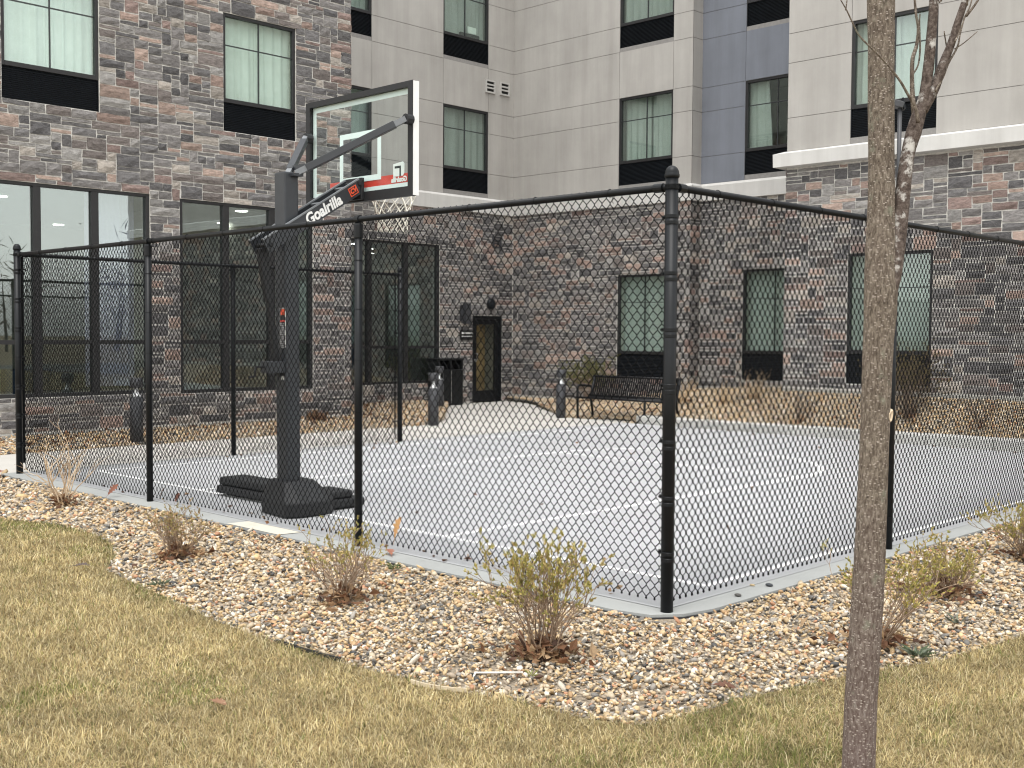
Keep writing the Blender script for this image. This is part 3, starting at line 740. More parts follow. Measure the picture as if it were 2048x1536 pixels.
# ---- vents
def vent(k, s0, s1, z0, z1, mat):
    b = MB(); f = .035
    wbox(b, k, s0, s0+f, z0, z1, .0, .035); wbox(b, k, s1-f, s1, z0, z1, .0, .035); wbox(b, k, s0+f, s1-f, z0, z0+f, .0, .035); wbox(b, k, s0+f, s1-f, z1-f, z1, .0, .035)
    for i in (1, 2):
        z = z0+f+(z1-z0-2*f)*i/3; wbox(b, k, s0+f, s1-f, z-.012, z+.022, .004, .03)
    v = b.build('wall_vent', mat, hotel); d_ = MB(); wbox(d_, k, s0+f, s1-f, z0+f, z1-f, 0.001, .003); d_.build('duct', 'dark', v); return v
vent('B', 13.15, 13.455, 7.055, 7.35, 'vent'); vent('B', 13.617, 13.922, 7.065, 7.37, 'vent'); vent('B', 13.40, 13.68, 3.55, 3.815, 'bollard')

# ---- shell: roofs and hidden sides so that no light leaks in
b = MB(); b.box((-30, -3, TOP), (XA+.1, 7.2, TOP+.3)); b.box((-30, 7.21, TOP), (XB+.1, 30, TOP+.3)); b.box((XB+.11, YC-.1, TOP), (-6.4, 30, TOP+.3)); b.box((-6.39, YD-.1, TOP), (4.5, 30, TOP+.3)); b.build('roof', 'joint', hotel)
b = MB(); b.box((-30, -3.25, 0), (XA, -3.002, TOP)); b.box((4.5, YD, 0), (4.75, 30, TOP)); b.box((-30, 29.8, 0), (4.5, 30, TOP)); b.box((-30.2, -3, 0), (-30, 30, TOP)); b.build('rear_wall', 'stucco', hotel)

# ---- fittings on the wall: things of their own
t = thing('wall_sconce', 'tall dark rectangular lamp on the stone wall left of the door', 'wall lamp', W('B', 12.5, 1.79, 0))
b = MB(); wbox(b, 'B', 12.44, 12.60, 1.79, 2.25, .05, .15); b.build('shade', 'bollard', t, bevel=.006); b = MB(); wbox(b, 'B', 12.37, 12.66, 1.85, 2.2, .03, .05); b.build('back_plate', 'bollard', t)
t = thing('alarm_bell', 'round black fitting on the stone wall above the door', 'wall fitting', W('B', 13.325, 2.25, 0))
b = MB(); V = []; cx, cy, cz = W('B', 13.325, 2.255, .04); n_ = 20; prof = [(0.0, .085), (.07, .08), (.115, .05), (.12, 0), (.06, -.012)]
for r_, o in prof:
    for q in range(n_): V.append((cx+o, cy+r_*math.cos(2*PI*q/n_), cz+r_*1.08*math.sin(2*PI*q/n_)))
b.add(V, [(i*n_+q, i*n_+(q+1) % n_, (i+1)*n_+(q+1) % n_, (i+1)*n_+q) for i in range(len(prof)-1) for q in range(n_)]); b.build('bell', 'grille', t, smooth=True)
t = thing('door_sign', 'small black sign with two pale lines of lettering beside the door', 'sign', W('B', 12.58, 1.43, 0))
b = MB(); wbox(b, 'B', 12.37, 12.785, 1.43, 1.645, .03, .05); b.build('sign_plate', 'sticker', t, bevel=.004)
b = MB()
for s, wd in ((12.41, .05), (12.47, .03), (12.51, .06), (12.585, .04), (12.64, .05), (12.70, .045)): wbox(b, 'B', s, s+wd, 1.565, 1.605, .0505, .0525)
for s, wd in ((12.41, .12), (12.55, .05), (12.62, .12)): wbox(b, 'B', s, s+wd, 1.50, 1.522, .0505, .0525)
b.build('lettering', 'white', t)

# ================================================================ CHAIN-LINK FENCE
fence = thing('chain_link_fence', 'black vinyl chain-link fence enclosing the basketball court', 'fence', (0, 0, 0))
RAIL_Z = 2.42
def weave(name, p0, p1, side, z0=0.05, zt=2.462, c=0.0303, h=0.0745, r=0.0032, chamfer=True):
    p0 = np.array(p0, float); p1 = np.array(p1, float); L = np.linalg.norm(p1-p0); d = (p1-p0)/L; n2 = np.array(side, float)
    nc = int(L/c); c = L/nc; m = np.arange(int((zt-z0)/(h/2))+1); zz = z0+m*h/2
    rs = np.random.default_rng(5)
    coljit = rs.normal(0, 0.0012, nc+1); zj = np.cumsum(rs.normal(0, 0.0006, nc+1)); zj -= np.linspace(zj[0], zj[-1], nc+1)
    Vs = []; Fs = []; base = 0; ns = 4 if chamfer else 3
    for j in range(nc):
        right = ((m+j) % 2) == 1
        col = np.where(right, j+1, j)
        x = col*c+coljit[col]; x = x+np.where(right, -1, 1)*(-0.0012); off = np.where(right, -0.0028, 0.0028); z = zz+zj[col]
        z = z+0.004*np.sin(x*1.7)*np.clip((zz-z0)/2.4, 0, 1)
        bow = 0.006*np.sin(x*2.1+1.0)*np.sin(zz*2.2)
        off = off+bow
        if chamfer:
            z = np.repeat(z, 2); z[0::2] -= 0.0055; z[1::2] += 0.0055
            x = np.repeat(x, 2); off = np.repeat(off, 2)
            z[0] = z0-0.004; z[-1] = zz[-1]+0.004
        P = np.stack([x, off, z], 1); T = np.gradient(P, axis=0); T[:, 1] = 0; T /= np.linalg.norm(T, axis=1)[:, None]+1e-9
        A = np.stack([-T[:, 2], np.zeros(len(T)), T[:, 0]], 1); B = np.tile(np.array([[0, 1.0, 0]]), (len(T), 1))
        if ns == 4: ring = np.stack([P+A*r, P+B*r, P-A*r, P-B*r], 1)
        else: ring = np.stack([P+A*r*1.05, P-A*r*.6+B*r*.95, P-A*r*.6-B*r*.95], 1)
        k = len(P); Vs.append(ring.reshape(-1, 3)); i0 = np.arange(k-1)[:, None]*ns+np.arange(ns)[None]; i1 = np.arange(k-1)[:, None]*ns+(np.arange(ns)+1)[None] % ns
        q = np.stack([i0, i1, i1+ns, i0+ns], 2).reshape(-1, 4)+base; Fs.append(q); base += k*ns
    # knuckles: the hooked-over wire ends along both selvages
    for j in range(0, nc+1):
        for zc, par, sgn in ((z0-0.004, 0, -1), (zz[-1]+0.004, len(m)-1, 1)):
            if (par+j) % 2: continue
            k = np.array([(-.0045, .007, 0), (.0045, .007, 0), (.0045, -.007, 0), (-.0045, -.007, 0), (0, 0.002, sgn*.010), (0, -.002, -sgn*.012)])
            k = k+np.array([j*c+coljit[j], 0, zc+zj[j]]); Vs.append(k); f = np.array([(0, 1, 4, 4), (1, 2, 4, 4), (2, 3, 4, 4), (3, 0, 4, 4), (1, 0, 5, 5), (2, 1, 5, 5), (3, 2, 5, 5), (0, 3, 5, 5)])
            f = np.array([(0, 1, 4, 4)])  # replaced below by true triangles
            Fs.append(np.array([(0, 1, 2, 3)])+base); KN.append((base, sgn)); base += 6
    V = np.concatenate(Vs); Fq = np.concatenate(Fs)
    tri = []
    for b0, _ in KN: tri += [(b0+0, b0+1, b0+4), (b0+1, b0+2, b0+4), (b0+2, b0+3, b0+4), (b0+3, b0+0, b0+4), (b0+1, b0+0, b0+5), (b0+2, b0+1, b0+5), (b0+3, b0+2, b0+5), (b0+0, b0+3, b0+5)]
    KN.clear()
    tri = np.array(tri, np.int32); q = Fq
    tris = np.concatenate([q[:, [0, 1, 2]], q[:, [0, 2, 3]], tri])
    X = p0[0]+d[0]*V[:, 0]+n2[0]*V[:, 1]; Y = p0[1]+d[1]*V[:, 0]+n2[1]*V[:, 1]
    return mesh_np(name, np.stack([X, Y, V[:, 2]], 1), tris, 'vinyl', fence, smooth=True)
KN = []
LX = -8.854; FY = 5.506; RYS = [2.753, 5.60, 8.45]
mo = 0.036
weave('chain_link_mesh', (LX+.05, mo), (-.055, mo), (0, 1))
weave('chain_link_mesh', (-mo, .055), (-mo, RYS[2]), (-1, 0))
weave('chain_link_mesh', (LX+mo, .06), (LX+mo, FY-.05), (1, 0), chamfer=False)

def terminal_post(x, y, dirs, top=2.545):
    b = MB(); b.lathe([(.0365, 0), (.0365, top-.05)], (x, y, 0), 24); p = b.build('post', 'vinyl_post', fence, smooth=True)
    sm_caps(p)
    b = MB(); b.lathe([(.0385, top-.075), (.0425, top-.07), (.0425, top-.055), (.040, top-.05)]+[(.040*math.cos(t), top-.05+.045*math.sin(t)) for t in np.linspace(.1, 1.5, 7)], (x, y, 0), 24); b.build('post_cap', 'vinyl_post', p, smooth=True)
    for dx, dy in dirs:
        for i in range(7):
            b = MB(); z = .30+i*.32+(.035 if dx else 0); b.lathe([(.0372, z-.011), (.0388, z-.009), (.0388, z+.009), (.0372, z+.011)], (x, y, 0), 24)
            s_ = -dx if dy == 0 else 0
            nx, ny = (0, 1) if dx else (-1, 0)
            b.box((x+dx*.03+nx*.030-abs(dy)*.004, y+dy*.03+ny*.030-abs(dx)*.004, z-.011), (x+dx*.085+nx*.030+abs(dy)*.004, y+dy*.085+ny*.030+abs(dx)*.004, z+.011))
            b.tube([(x+dx*.074+nx*.012, y+dy*.074+ny*.012, z), (x+dx*.074+nx*.055, y+dy*.074+ny*.055, z)], .0065, 6)
            b.build('tension_band', 'vinyl_post', p)
        b = MB(); nx, ny = (0, 1) if dx else (-1, 0); cx, cy = x+dx*.062+nx*.036, y+dy*.062+ny*.036
        b.box((cx-(.009 if dx else .003), cy-(.009 if dy else .003), .11), (cx+(.009 if dx else .003), cy+(.009 if dy else .003), 2.40)); b.build('tension_bar', 'vinyl', p)
        b = MB(); b.lathe([(.0375, RAIL_Z-.016), (.0395, RAIL_Z-.013), (.0395, RAIL_Z+.013), (.0375, RAIL_Z+.016)], (x, y, 0), 24)
        b.tube([(x+dx*.03, y+dy*.03, RAIL_Z), (x+dx*.055, y+dy*.055, RAIL_Z), (x+dx*.058, y+dy*.058, RAIL_Z), (x+dx*.12, y+dy*.12, RAIL_Z)], [.016, .016, .0265, .0265], 14); b.build('rail_cup', 'vinyl_post', p)
    return p
def sm_caps(o):
    # flat end caps on smooth cylinders
    me = o.data
    for p in me.polygons:
        if len(p.vertices) > 4: p.use_smooth = False
def line_post(x, y, along):
    b = MB(); b.lathe([(.030, 0), (.030, 2.385)], (x, y, 0), 20); p = b.build('post', 'vinyl_post', fence, smooth=True); sm_caps(p)
    b = MB(); b.lathe([(.0315, 2.28), (.034, 2.285), (.034, 2.375), (.031, 2.39)], (x, y, 0), 20)
    ax, ay = along; b.tube([(x-ax*.022, y-ay*.022, RAIL_Z), (x+ax*.022, y+ay*.022, RAIL_Z)], .0305, 16); b.build('loop_cap', 'vinyl_post', p)
    b = MB(); nx, ny = (0, 1) if ax else (-1, 0)
    for z in (.24, .62, 1.0, 1.38, 1.76, 2.12):
        b.lathe([(.0302, z-.0025), (.0322, z), (.0302, z+.0025)], (x, y, 0), 16)
    tag(b.build('tie_wire', 'vinyl', p), kind='stuff'); return p
terminal_post(0, 0, [(-1, 0), (0, 1)]); terminal_post(LX, 0, [(1, 0), (0, 1)]); terminal_post(LX, FY, [(0, -1)])
for x in (-2.832, -5.951): line_post(x, 0, (1, 0))
for y in RYS: line_post(0, y, (0, 1))
line_post(LX, 2.729, (0, 1))
def rail(p, q):
    p = Vector(p); q = Vector(q); d = (q-p).normalized(); b = MB(); b.tube([p+d*.11, q], .0208, 14); o = b.build('top_rail', 'vinyl_post', fence, smooth=True); sm_caps(o)
    L = (q-p).length; b = MB(); k = .45
    while k < L-.2:
        c = p+d*k; nx, ny = (0, 1) if abs(d.x) > .5 else (-1, 0); ring = []
        for t in np.linspace(0, 2*PI, 13): ring.append((c.x+nx*math.cos(t)*.024, c.y+ny*math.cos(t)*.024, c.z+math.sin(t)*.024))
        ring += [(c.x+nx*.036+d.x*.012, c.y+ny*.036+d.y*.012, c.z-.05), (c.x+nx*.036, c.y+ny*.036, c.z-.055)]
        b.tube(ring, .0022, 4); k += .6
    tag(b.build('tie_wire', 'vinyl', o), kind='stuff')
rail((0, 0, RAIL_Z), (LX+.1, 0, RAIL_Z)); rail((0, 0, RAIL_Z), (0, RYS[2], RAIL_Z)); rail((LX, 0, RAIL_Z), (LX, FY-.1, RAIL_Z))

# floodlight clamped on top of the fence post behind the tree
t = thing('floodlight', 'slim dark floodlight on a thin pole rising from the fence behind the tree', 'light', (-.0, RYS[0]+.14, 2.44))
b = MB(); b.tube([(-.05, 2.90, 2.30), (-.05, 2.90, 3.30)], .016, 10); b.build('pole', 'bollard', t, smooth=True)
b = MB(); b.tube([(-.05, 2.80, 2.42), (-.05, 2.96, 2.42)], .034, 10); b.build('clamp', 'vinyl_post', t)
b = MB(); b.bar((-.12, 2.87, 3.33), (-.035, 2.925, 3.30), .09, .05); b.build('lamp_head', 'bollard', t, bevel=.006)
b = MB(); b.bar((-.045, 2.92, 3.355), (-.03, 2.93, 3.275), .09, .012); b.build('visor', 'grille', t)

# ================================================================ BASKETBALL HOOP
HX = -4.455
hoop = thing('basketball_hoop', 'charcoal basketball hoop with glass backboard standing on the baseline', 'basketball hoop', (HX, .52, 0))
def board_box(b, x0, x1, y0, y1, z0, z1): return b.box((x0, y0, z0), (x1, y1, z1))
b = MB(); b.bar((HX, .5125, .05), (HX-.03, .5125, 2.965), .145, .156, up=(1, 0, 0)); b.build('pole', 'hoop_steel', hoop, bevel=.012)
b = MB(); b.lathe([(.007, 0), (.007, .05), (.014, .052), (.014, .075), (.0, .078)], (HX+.02, .455, 2.43), 8); b.build('bolt', 'pad', hoop)
# base padding: a faceted lump at the foot, a long pad to the left, a short stepped pad towards the court
def lump(name, bot, top, zb, zt):
    b = MB(); n_ = len(bot); b.add([(x, y, zb) for x, y in bot]+[(x, y, .13) for x, y in bot]+[(x, y, zt) for x, y in top], [tuple(range(n_-1, -1, -1)), tuple(range(2*n_, 3*n_))]+[(i, (i+1) % n_, n_+(i+1) % n_, n_+i) for i in range(n_)]+[(n_+i, n_+(i+1) % n_, 2*n_+(i+1) % n_, 2*n_+i) for i in range(n_)]); return b.build(name, 'pad', hoop, bevel=.012)
lump('base_pad', [(-4.80, .46), (-4.62, .34), (-4.20, .29), (-4.13, .40), (-4.13, .72), (-4.26, .86), (-4.68, .86), (-4.80, .74)], [(-4.63, .42), (-4.56, .39), (-4.33, .38), (-4.31, .42), (-4.31, .66), (-4.36, .70), (-4.58, .70), (-4.63, .66)], .012, .30)
b = MB(); b.box((-5.86, .64, .03), (-4.74, .98, .105)); b.box((-5.84, .66, .108), (-4.74, .96, .185)); b.build('base_pad', 'pad', hoop, bevel=.022)
b = MB(); b.box((-4.68, .84, .02), (-4.28, 1.22, .10)); b.box((-4.66, .84, .103), (-4.30, 1.10, .17)); b.build('base_pad', 'pad', hoop, bevel=.018)
# pad seams
b = MB()
for z, t0 in ((.20, .42), (.245, .62), (.16, .2)):
    x = -4.13-(z-.13)/.17*.18; b.bar((x+.002, .42, z), (x+.002, .70, z-.02), .004, .006)
b.build('seam', 'sticker', hoop)
# lifting arm: two side plates with cross ribs, sloping up to the board
A0 = Vector((0, .215, 2.305)); A1 = Vector((0, 1.235, 2.915)); ad = (A1-A0).normalized(); an = Vector((0, -ad.z, ad.y))
for sx in (1, -1):
    x = HX+sx*.098
    pl = MB(); pl.bar((x, A0.y, A0.z), (x, A1.y, A1.z), .012, .125, up=(0, -ad.z, ad.y)); pr = pl.build('arm_plate', 'hoop_steel', hoop, bevel=.003)
    tb = MB(); c0 = A0+an*.066; c1 = A1+an*.066; tb.bar((x+.0, c0.y, c0.z), (x, c1.y, c1.z), .026, .012, up=(0, -ad.z, ad.y)); tb.build('arm_flange', 'hoop_light', pr)
b = MB()
for t_ in (.36, .62, .88):
    c = A0+(A1-A0)*t_+an*.045; b.bar((HX-.091, c.y, c.z), (HX+.091, c.y, c.z), .03, .018, up=tuple(an))
b.build('arm_rib', 'hoop_light', hoop)
b = MB(); c0 = A0+(A1-A0)*.30-an*.03; c1 = A0+(A1-A0)*.97-an*.03; b.bar((HX, c0.y, c0.z), (HX, c1.y, c1.z), .178, .008, up=tuple(an)); b.build('arm_web', 'pad', hoop)
for y_, z_ in ((1.205, 2.93), (A0.y+.05, A0.z+.02), (.515, 2.49)):
    b = MB(); b.tube([(HX-.12, y_, z_), (HX+.12, y_, z_)], .019, 10); b.build('pivot_bolt', 'pad', hoop)
b = MB(); b.box((HX-.15, 1.222, 2.79), (HX+.115, 1.255, 2.985)); b.build('mounting_plate', 'pad', hoop, bevel=.004)
# lettering on the right-hand plate
def text(name, body, size, mat, parent, loc, xdir, ydir, ext=.0008, offset=.0, shear=0, sx=1.0):
    cu = bpy.data.curves.new(name, 'FONT'); cu.body = body; cu.size = size; cu.extrude = ext; cu.offset = offset; cu.shear = shear; cu.align_x = 'CENTER'; cu.align_y = 'CENTER'
    o = bpy.data.objects.new(name, cu); COL.objects.link(o); dg = bpy.context.evaluated_depsgraph_get(); me = bpy.data.meshes.new_from_object(o.evaluated_get(dg)); bpy.data.objects.remove(o); me.name = name; me.materials.clear(); me.materials.append(M[mat]); o = bpy.data.objects.new(name, me); COL.objects.link(o); o.parent = parent
    x = Vector(xdir).normalized(); y = Vector(ydir).normalized(); z = x.cross(y); L = Vector(loc)-base_of(parent)
    o.matrix_local = Matrix(((x.x*sx, y.x, z.x, L.x), (x.y*sx, y.y, z.y, L.y), (x.z*sx, y.z, z.z, L.z), (0, 0, 0, 1))); return o
lc = A0+(A1-A0)*.585
text('lettering', 'Goalrilla', .132, 'white', hoop, (HX+.1062, lc.y, lc.z-.002), ad, an, offset=.0045, shear=.12, sx=.97)
bc = A0+(A1-A0)*.905
bd = MB(); bd.bar((HX+.1055, bc.y-ad.y*.05, bc.z-ad.z*.05), (HX+.1055, bc.y+ad.y*.05, bc.z+ad.z*.05), .002, .078, up=tuple(an)); badge = bd.build('badge', 'orange', hoop, bevel=.0)
bd = MB(); bd.bar((HX+.1058, bc.y-ad.y*.040, bc.z-ad.z*.040), (HX+.1058, bc.y+ad.y*.040, bc.z+ad.z*.040), .0026, .062, up=tuple(an)); bd.build('badge_field', 'pad', badge)
text('lettering', 'CV', .058, 'orange', badge, (HX+.1076, bc.y, bc.z), ad, an, offset=.003, shear=.15)
# upper braces from the pole head to the sides of the board
top = Vector((HX+.03, .53, 2.96))
for sx, ex in ((1, HX+.755), (-1, HX-.70)):
    s0 = Vector((HX+sx*.06, .55, 2.955)); e0 = Vector((ex, 1.20, 3.425)); m0 = s0+(e0-s0)*.10; m1 = s0+(e0-s0)*.90
    b = MB(); b.bar(m0, m1, .062, .062); br = b.build('brace', 'hoop_steel', hoop, bevel=.004)
    b = MB(); b.bar(s0, m0, .045, .05); b.bar(m1, e0, .045, .05); b.build('brace_bracket', 'hoop_light', br)
    b = MB(); b.tube([(ex, 1.19, 3.425), (ex, 1.26, 3.425)], .045, 12); b.build('brace_knob', 'pad', br)
b = MB(); b.box((HX-.09, .50, 2.93), (HX+.10, .60, 2.955)); b.bar((HX-.14, .66, 3.03), (HX+.13, .66, 3.03), .04, .04); b.build('brace_hinge', 'hoop_steel', hoop)
# backboard
BX0, BX1, BZ0, BZ1, BY = HX-.775, HX+.775, 2.775, 3.765, 1.285
b = MB(); fr = .062
b.box((BX0, 1.255, BZ0), (BX0+fr, 1.30, BZ1)); b.box((BX1-fr, 1.255, BZ0), (BX1, 1.30, BZ1)); b.box((BX0+fr, 1.255, BZ0), (BX1-fr, 1.30, BZ0+.085)); b.box((BX0+fr, 1.255, BZ1-fr*.8), (BX1-fr, 1.30, BZ1)); bb = b.build('backboard', 'pad', hoop)
b = MB(); b.box((BX1, 1.262, BZ0+.004), (BX1+.006, 1.325, BZ1-.004)); b.box((BX0-.006, 1.262, BZ0+.004), (BX0, 1.325, BZ1-.004)); b.build('backboard_edge', 'white', bb)
gx0, gx1, gz0, gz1 = BX0+fr, BX1-fr, BZ0+.085, BZ1-fr*.8
b = MB(); b.box((gx0, 1.283, gz0), (gx1, 1.295, gz1)); b.build('glass', 'glass_board', bb)
b = MB(); y0, y1 = 1.2962, 1.2985; bw = .05
b.box((gx0, y0, gz0), (gx0+bw, y1, gz1)); b.box((gx1-bw*.15, y0, gz0), (gx1, y1, gz1)); b.box((gx0+bw, y0, gz1-bw), (gx1-bw*.15, y1, gz1)); b.box((gx0+bw, y0, gz0), (gx1-bw*.15, y1, gz0+.042)); b.build('border', 'boardwhite', bb)
tx0, tx1, tz0, tz1 = HX-.235, HX+.36, 2.96, 3.415
tx0, tx1 = HX-.30, HX+.30
b = MB(); b.box((tx0, y0, tz0), (tx0+bw, y1, tz1)); b.box((tx1-bw, y0, tz0), (tx1, y1, tz1)); b.box((tx0+bw, y0, tz1-bw), (tx1-bw, y1, tz1)); b.box((tx0+bw, y0, tz0), (tx1-bw, y1, tz0+bw)); b.build('target_square', 'boardwhite', bb)
# emblem on the face of the board, seen from behind
ex0, ez0 = HX+.47, 2.965
b = MB(); b.prism([(ex0, 0), (ex0+.13, 0), (ex0+.15, .02), (ex0+.15, .105), (ex0+.13, .125), (ex0, .11)], 0, 1)
b.v = [(x, y1 if z == 1 else y0, ez0+y) for x, y, z in b.v]; em = b.build('emblem', 'white', bb)
b = MB(); b.box((ex0+.02, 1.2940+.0015, ez0+.07), (ex0+.105, 1.2955+.0006, ez0+.09)); b.box((ex0+.085, 1.2955, ez0+.0), (ex0+.105, 1.2961, ez0+.07)); b.build('emblem_slot', 'pad', em)
text('lettering', 'Goalrilla', .062, 'white', bb, (ex0+.08, 1.2975, 2.935), (-1, 0, 0), (0, 0, 1), offset=.003, shear=.1)
# rim, net
rc = Vector((HX, 1.30+.15+.235, 2.905))
b = MB(); b.tube([(rc.x+.235*math.cos(t), rc.y+.235*math.sin(t), rc.z) for t in np.linspace(0, 2*PI, 41)], .010, 10, caps=False); rim = b.build('rim', 'red', hoop, smooth=True)
b = MB(); b.box((HX-.115, 1.300, 2.80), (HX+.115, 1.315, 2.945)); b.box((HX-.09, 1.31, 2.885), (HX+.09, 1.47, 2.915)); b.bar((HX-.09, 1.32, 2.82), (HX-.09, 1.46, 2.89), .012, .03); b.bar((HX+.09, 1.32, 2.82), (HX+.09, 1.46, 2.89), .012, .03)
b.tube([(HX-.1, 1.33, 2.90), (HX-.22, 1.56, 2.89)], .008, 8); b.tube([(HX+.1, 1.33, 2.90), (HX+.22, 1.56, 2.89)], .008, 8); b.build('rim_bracket', 'red', rim, bevel=.003)
b = MB(); b.box((gx0+.26, 1.3006, gz0+.045), (gx1-.01, 1.3030, gz0+.125)); b.build('board_stripe', 'red', bb)
b = MB(); NL = 12; zs = [0, -.075, -.14, -.20, -.255, -.31, -.37]; rs_ = [.228, .195, .17, .152, .142, .138, .142]
for i in range(NL):
    for s_ in (1, -1):
        p = []
        for k in range(len(zs)):
            t_ = 2*PI*(i+s_*k*.5)/NL; p.append((rc.x+rs_[k]*math.cos(t_), rc.y+rs_[k]*math.sin(t_), rc.z+zs[k]))
        b.tube(p, .0048, 4)
for i in range(NL):
    t_ = 2*PI*i/NL; b.tube([(rc.x+.235*math.cos(t_), rc.y+.235*math.sin(t_), rc.z+.012), (rc.x+.222*math.cos(t_), rc.y+.222*math.sin(t_), rc.z-.03)], .006, 4)
b.build('net', 'net', rim)
# height-adjusting gear on the back of the pole, decals
b = MB(); b.bar((HX-.02, .25, 2.30), (HX-.02, .33, 1.85), .05, .085); b.bar((HX-.02, .325, 1.9), (HX-.02, .40, 1.30), .04, .05); b.build('actuator', 'pad', hoop, bevel=.006)
b = MB(); b.tube([(HX-.02, .40, 1.30), (HX-.02, .435, 1.2)], .02, 8); b.box((HX-.075, .27, 1.235), (HX+.055, .437, 1.335)); b.build('crank_box', 'hoop_steel', hoop, bevel=.01)
b = MB(); b.tube([(HX-.02, .28, 1.285), (HX-.02, .19, 1.29), (HX-.02, .18, 1.21), (HX-.02, .12, 1.2)], .011, 8); b.build('crank_handle', 'pad', hoop)
def decal(z0, z1, x0, x1, mat, nm='decal', y=.4375, par=None): b = MB(); b.box((x0, y, z0), (x1, y+.0022, z1)); return b.build(nm, mat, par or hoop)
dl = decal(1.455, 1.795, HX-.022, HX+.062, 'white'); decal(1.459, 1.791, HX-.018, HX+.058, 'sticker', 'decal_field', .4365, dl); decal(1.735, 1.783, HX-.008, HX+.048, 'orange', 'decal_emblem', .4358, dl)
decal(1.675, 1.69, HX-.018, HX+.058, 'red', 'decal_stripe', .4358, dl)
b = MB(); rr = np.random.default_rng(3)
for z in np.arange(1.47, 1.665, .0155):
    x = HX-.012
    while x < HX+.045:
        l = rr.uniform(.006, .02); b.box((x, .4359, z), (min(x+l, HX+.052), .4365, z+.006)); x += l+.005
b.build('fine_print', 'reflector', dl); b = MB(); decal(1.175, 1.205, HX-.005, HX+.035, 'white')

# ================================================================ BOLLARD LIGHTS, BIN, BENCH
def bollard(x, y, label, z=0.0, h=.90, r=.092):
    t = thing('bollard_light', label, 'bollard', (x, y, z), 'bollard lights along the walkway')
    b = MB(); b.lathe([(r, -.05), (r, h*.70), (r-.006, h*.706)], (x, y, z), 20); o = b.build('body', 'bollard', t, smooth=True); sm_caps(o)
    b = MB(); b.lathe([(r-.006, h*.845), (r, h*.85), (r, h-.006), (r-.008, h)], (x, y, z), 20); o = b.build('cap', 'bollard', t, smooth=True); sm_caps(o)
    b = MB(); b.lathe([(.074, h*.708), (.045, h*.74), (.026, h*.79), (.030, h*.845)], (x, y, z), 16); b.build('reflector', 'reflector', t, smooth=True)
    b = MB()
    for a_ in (.9, 2.99, 5.08): b.tube([(x+(r-.012)*math.cos(a_), y+(r-.012)*math.sin(a_), z+h*.70), (x+(r-.012)*math.cos(a_), y+(r-.012)*math.sin(a_), z+h*.85)], .006, 6)
    b.build('support_rod', 'bollard', t)
bollard(-11.14, 2.6, 'grey bollard light farthest left, in front of the wide three-pane storefront window', .03)
bollard(-10.79, 7.9, 'grey bollard light at the corner of the gravel strip, nearest the fence gate opening')
bollard(-13.07, 10.11, 'grey bollard light right in front of the black waste bin', .02)
bollard(-10.51, 10.88, 'grey bollard light standing beside the black bench')

t = thing('waste_bin', 'black two-opening waste bin against the stone wall left of the door', 'bin', (-14.68, 11.76, 0))
b = MB(); b.box((-14.87, 11.40, 0.0), (-14.50, 12.12, .78)); b.build('body', 'bin', t, bevel=.02)
b = MB(); b.box((-14.499, 11.75, .06), (-14.495, 11.772, .76)); b.build('door_gap', 'steel', t)
b = MB()
for y0_, y1_ in ((11.40, 11.44), (11.74, 11.78), (12.08, 12.12)): b.box((-14.87, y0_, .782), (-14.50, y1_, .985))
b.box((-14.88, 11.385, .985), (-14.485, 12.135, 1.03)); b.build('hood', 'bin', t, bevel=.015)
b = MB(); b.box((-14.87, 11.442, .782), (-14.85, 11.738, .98)); b.build('back_panel', 'bin', t)

t = thing('park_bench', 'black metal strap bench facing the court beside the kerb', 'bench', (-9.15, 11.15, 0))
bx0, bx1 = -10.16, -8.12
for x in (bx0+.03, bx1-.03):
    b = MB(); b.tube([(x, 10.93, 0), (x, 10.92, .40), (x, 10.92, .60), (x, 10.95, .625), (x, 11.30, .60)], .022, 8); b.build('leg', 'bench', t, smooth=True)
    b = MB(); b.tube([(x, 11.38, 0), (x, 11.30, .40), (x, 11.42, .80)], .022, 8); b.build('leg', 'bench', t, smooth=True)
b = MB(); b.tube([(-8.62, 11.0, 0), (-8.62, 11.0, .40)], .022, 8); b.build('leg', 'bench', t, smooth=True)
sl_ = MB(); bk = MB(); nst = 40
for i in range(nst):
    x = bx0+.07+(bx1-bx0-.14)*i/(nst-1); sl_.bar((x, 10.91, .405), (x, 11.29, .40), .030, .008); bk.bar((x, 11.305, .43), (x, 11.41, .775), .030, .008, up=(0, 1, 0))
sl_.build('seat_strap', 'bench', t); bk.build('back_strap', 'bench', t)
b = MB()
for y_, z_ in ((10.905, .40), (11.295, .40)): b.tube([(bx0, y_, z_), (bx1, y_, z_)], .020, 8)
b.build('seat_frame', 'bench', t, smooth=True)
b = MB(); b.tube([(bx0, 11.305, .43), (bx1, 11.305, .43)], .018, 8); b.tube([(bx0, 11.415, .785), (bx1, 11.415, .785)], .022, 8); b.build('back_frame', 'bench', t, smooth=True)

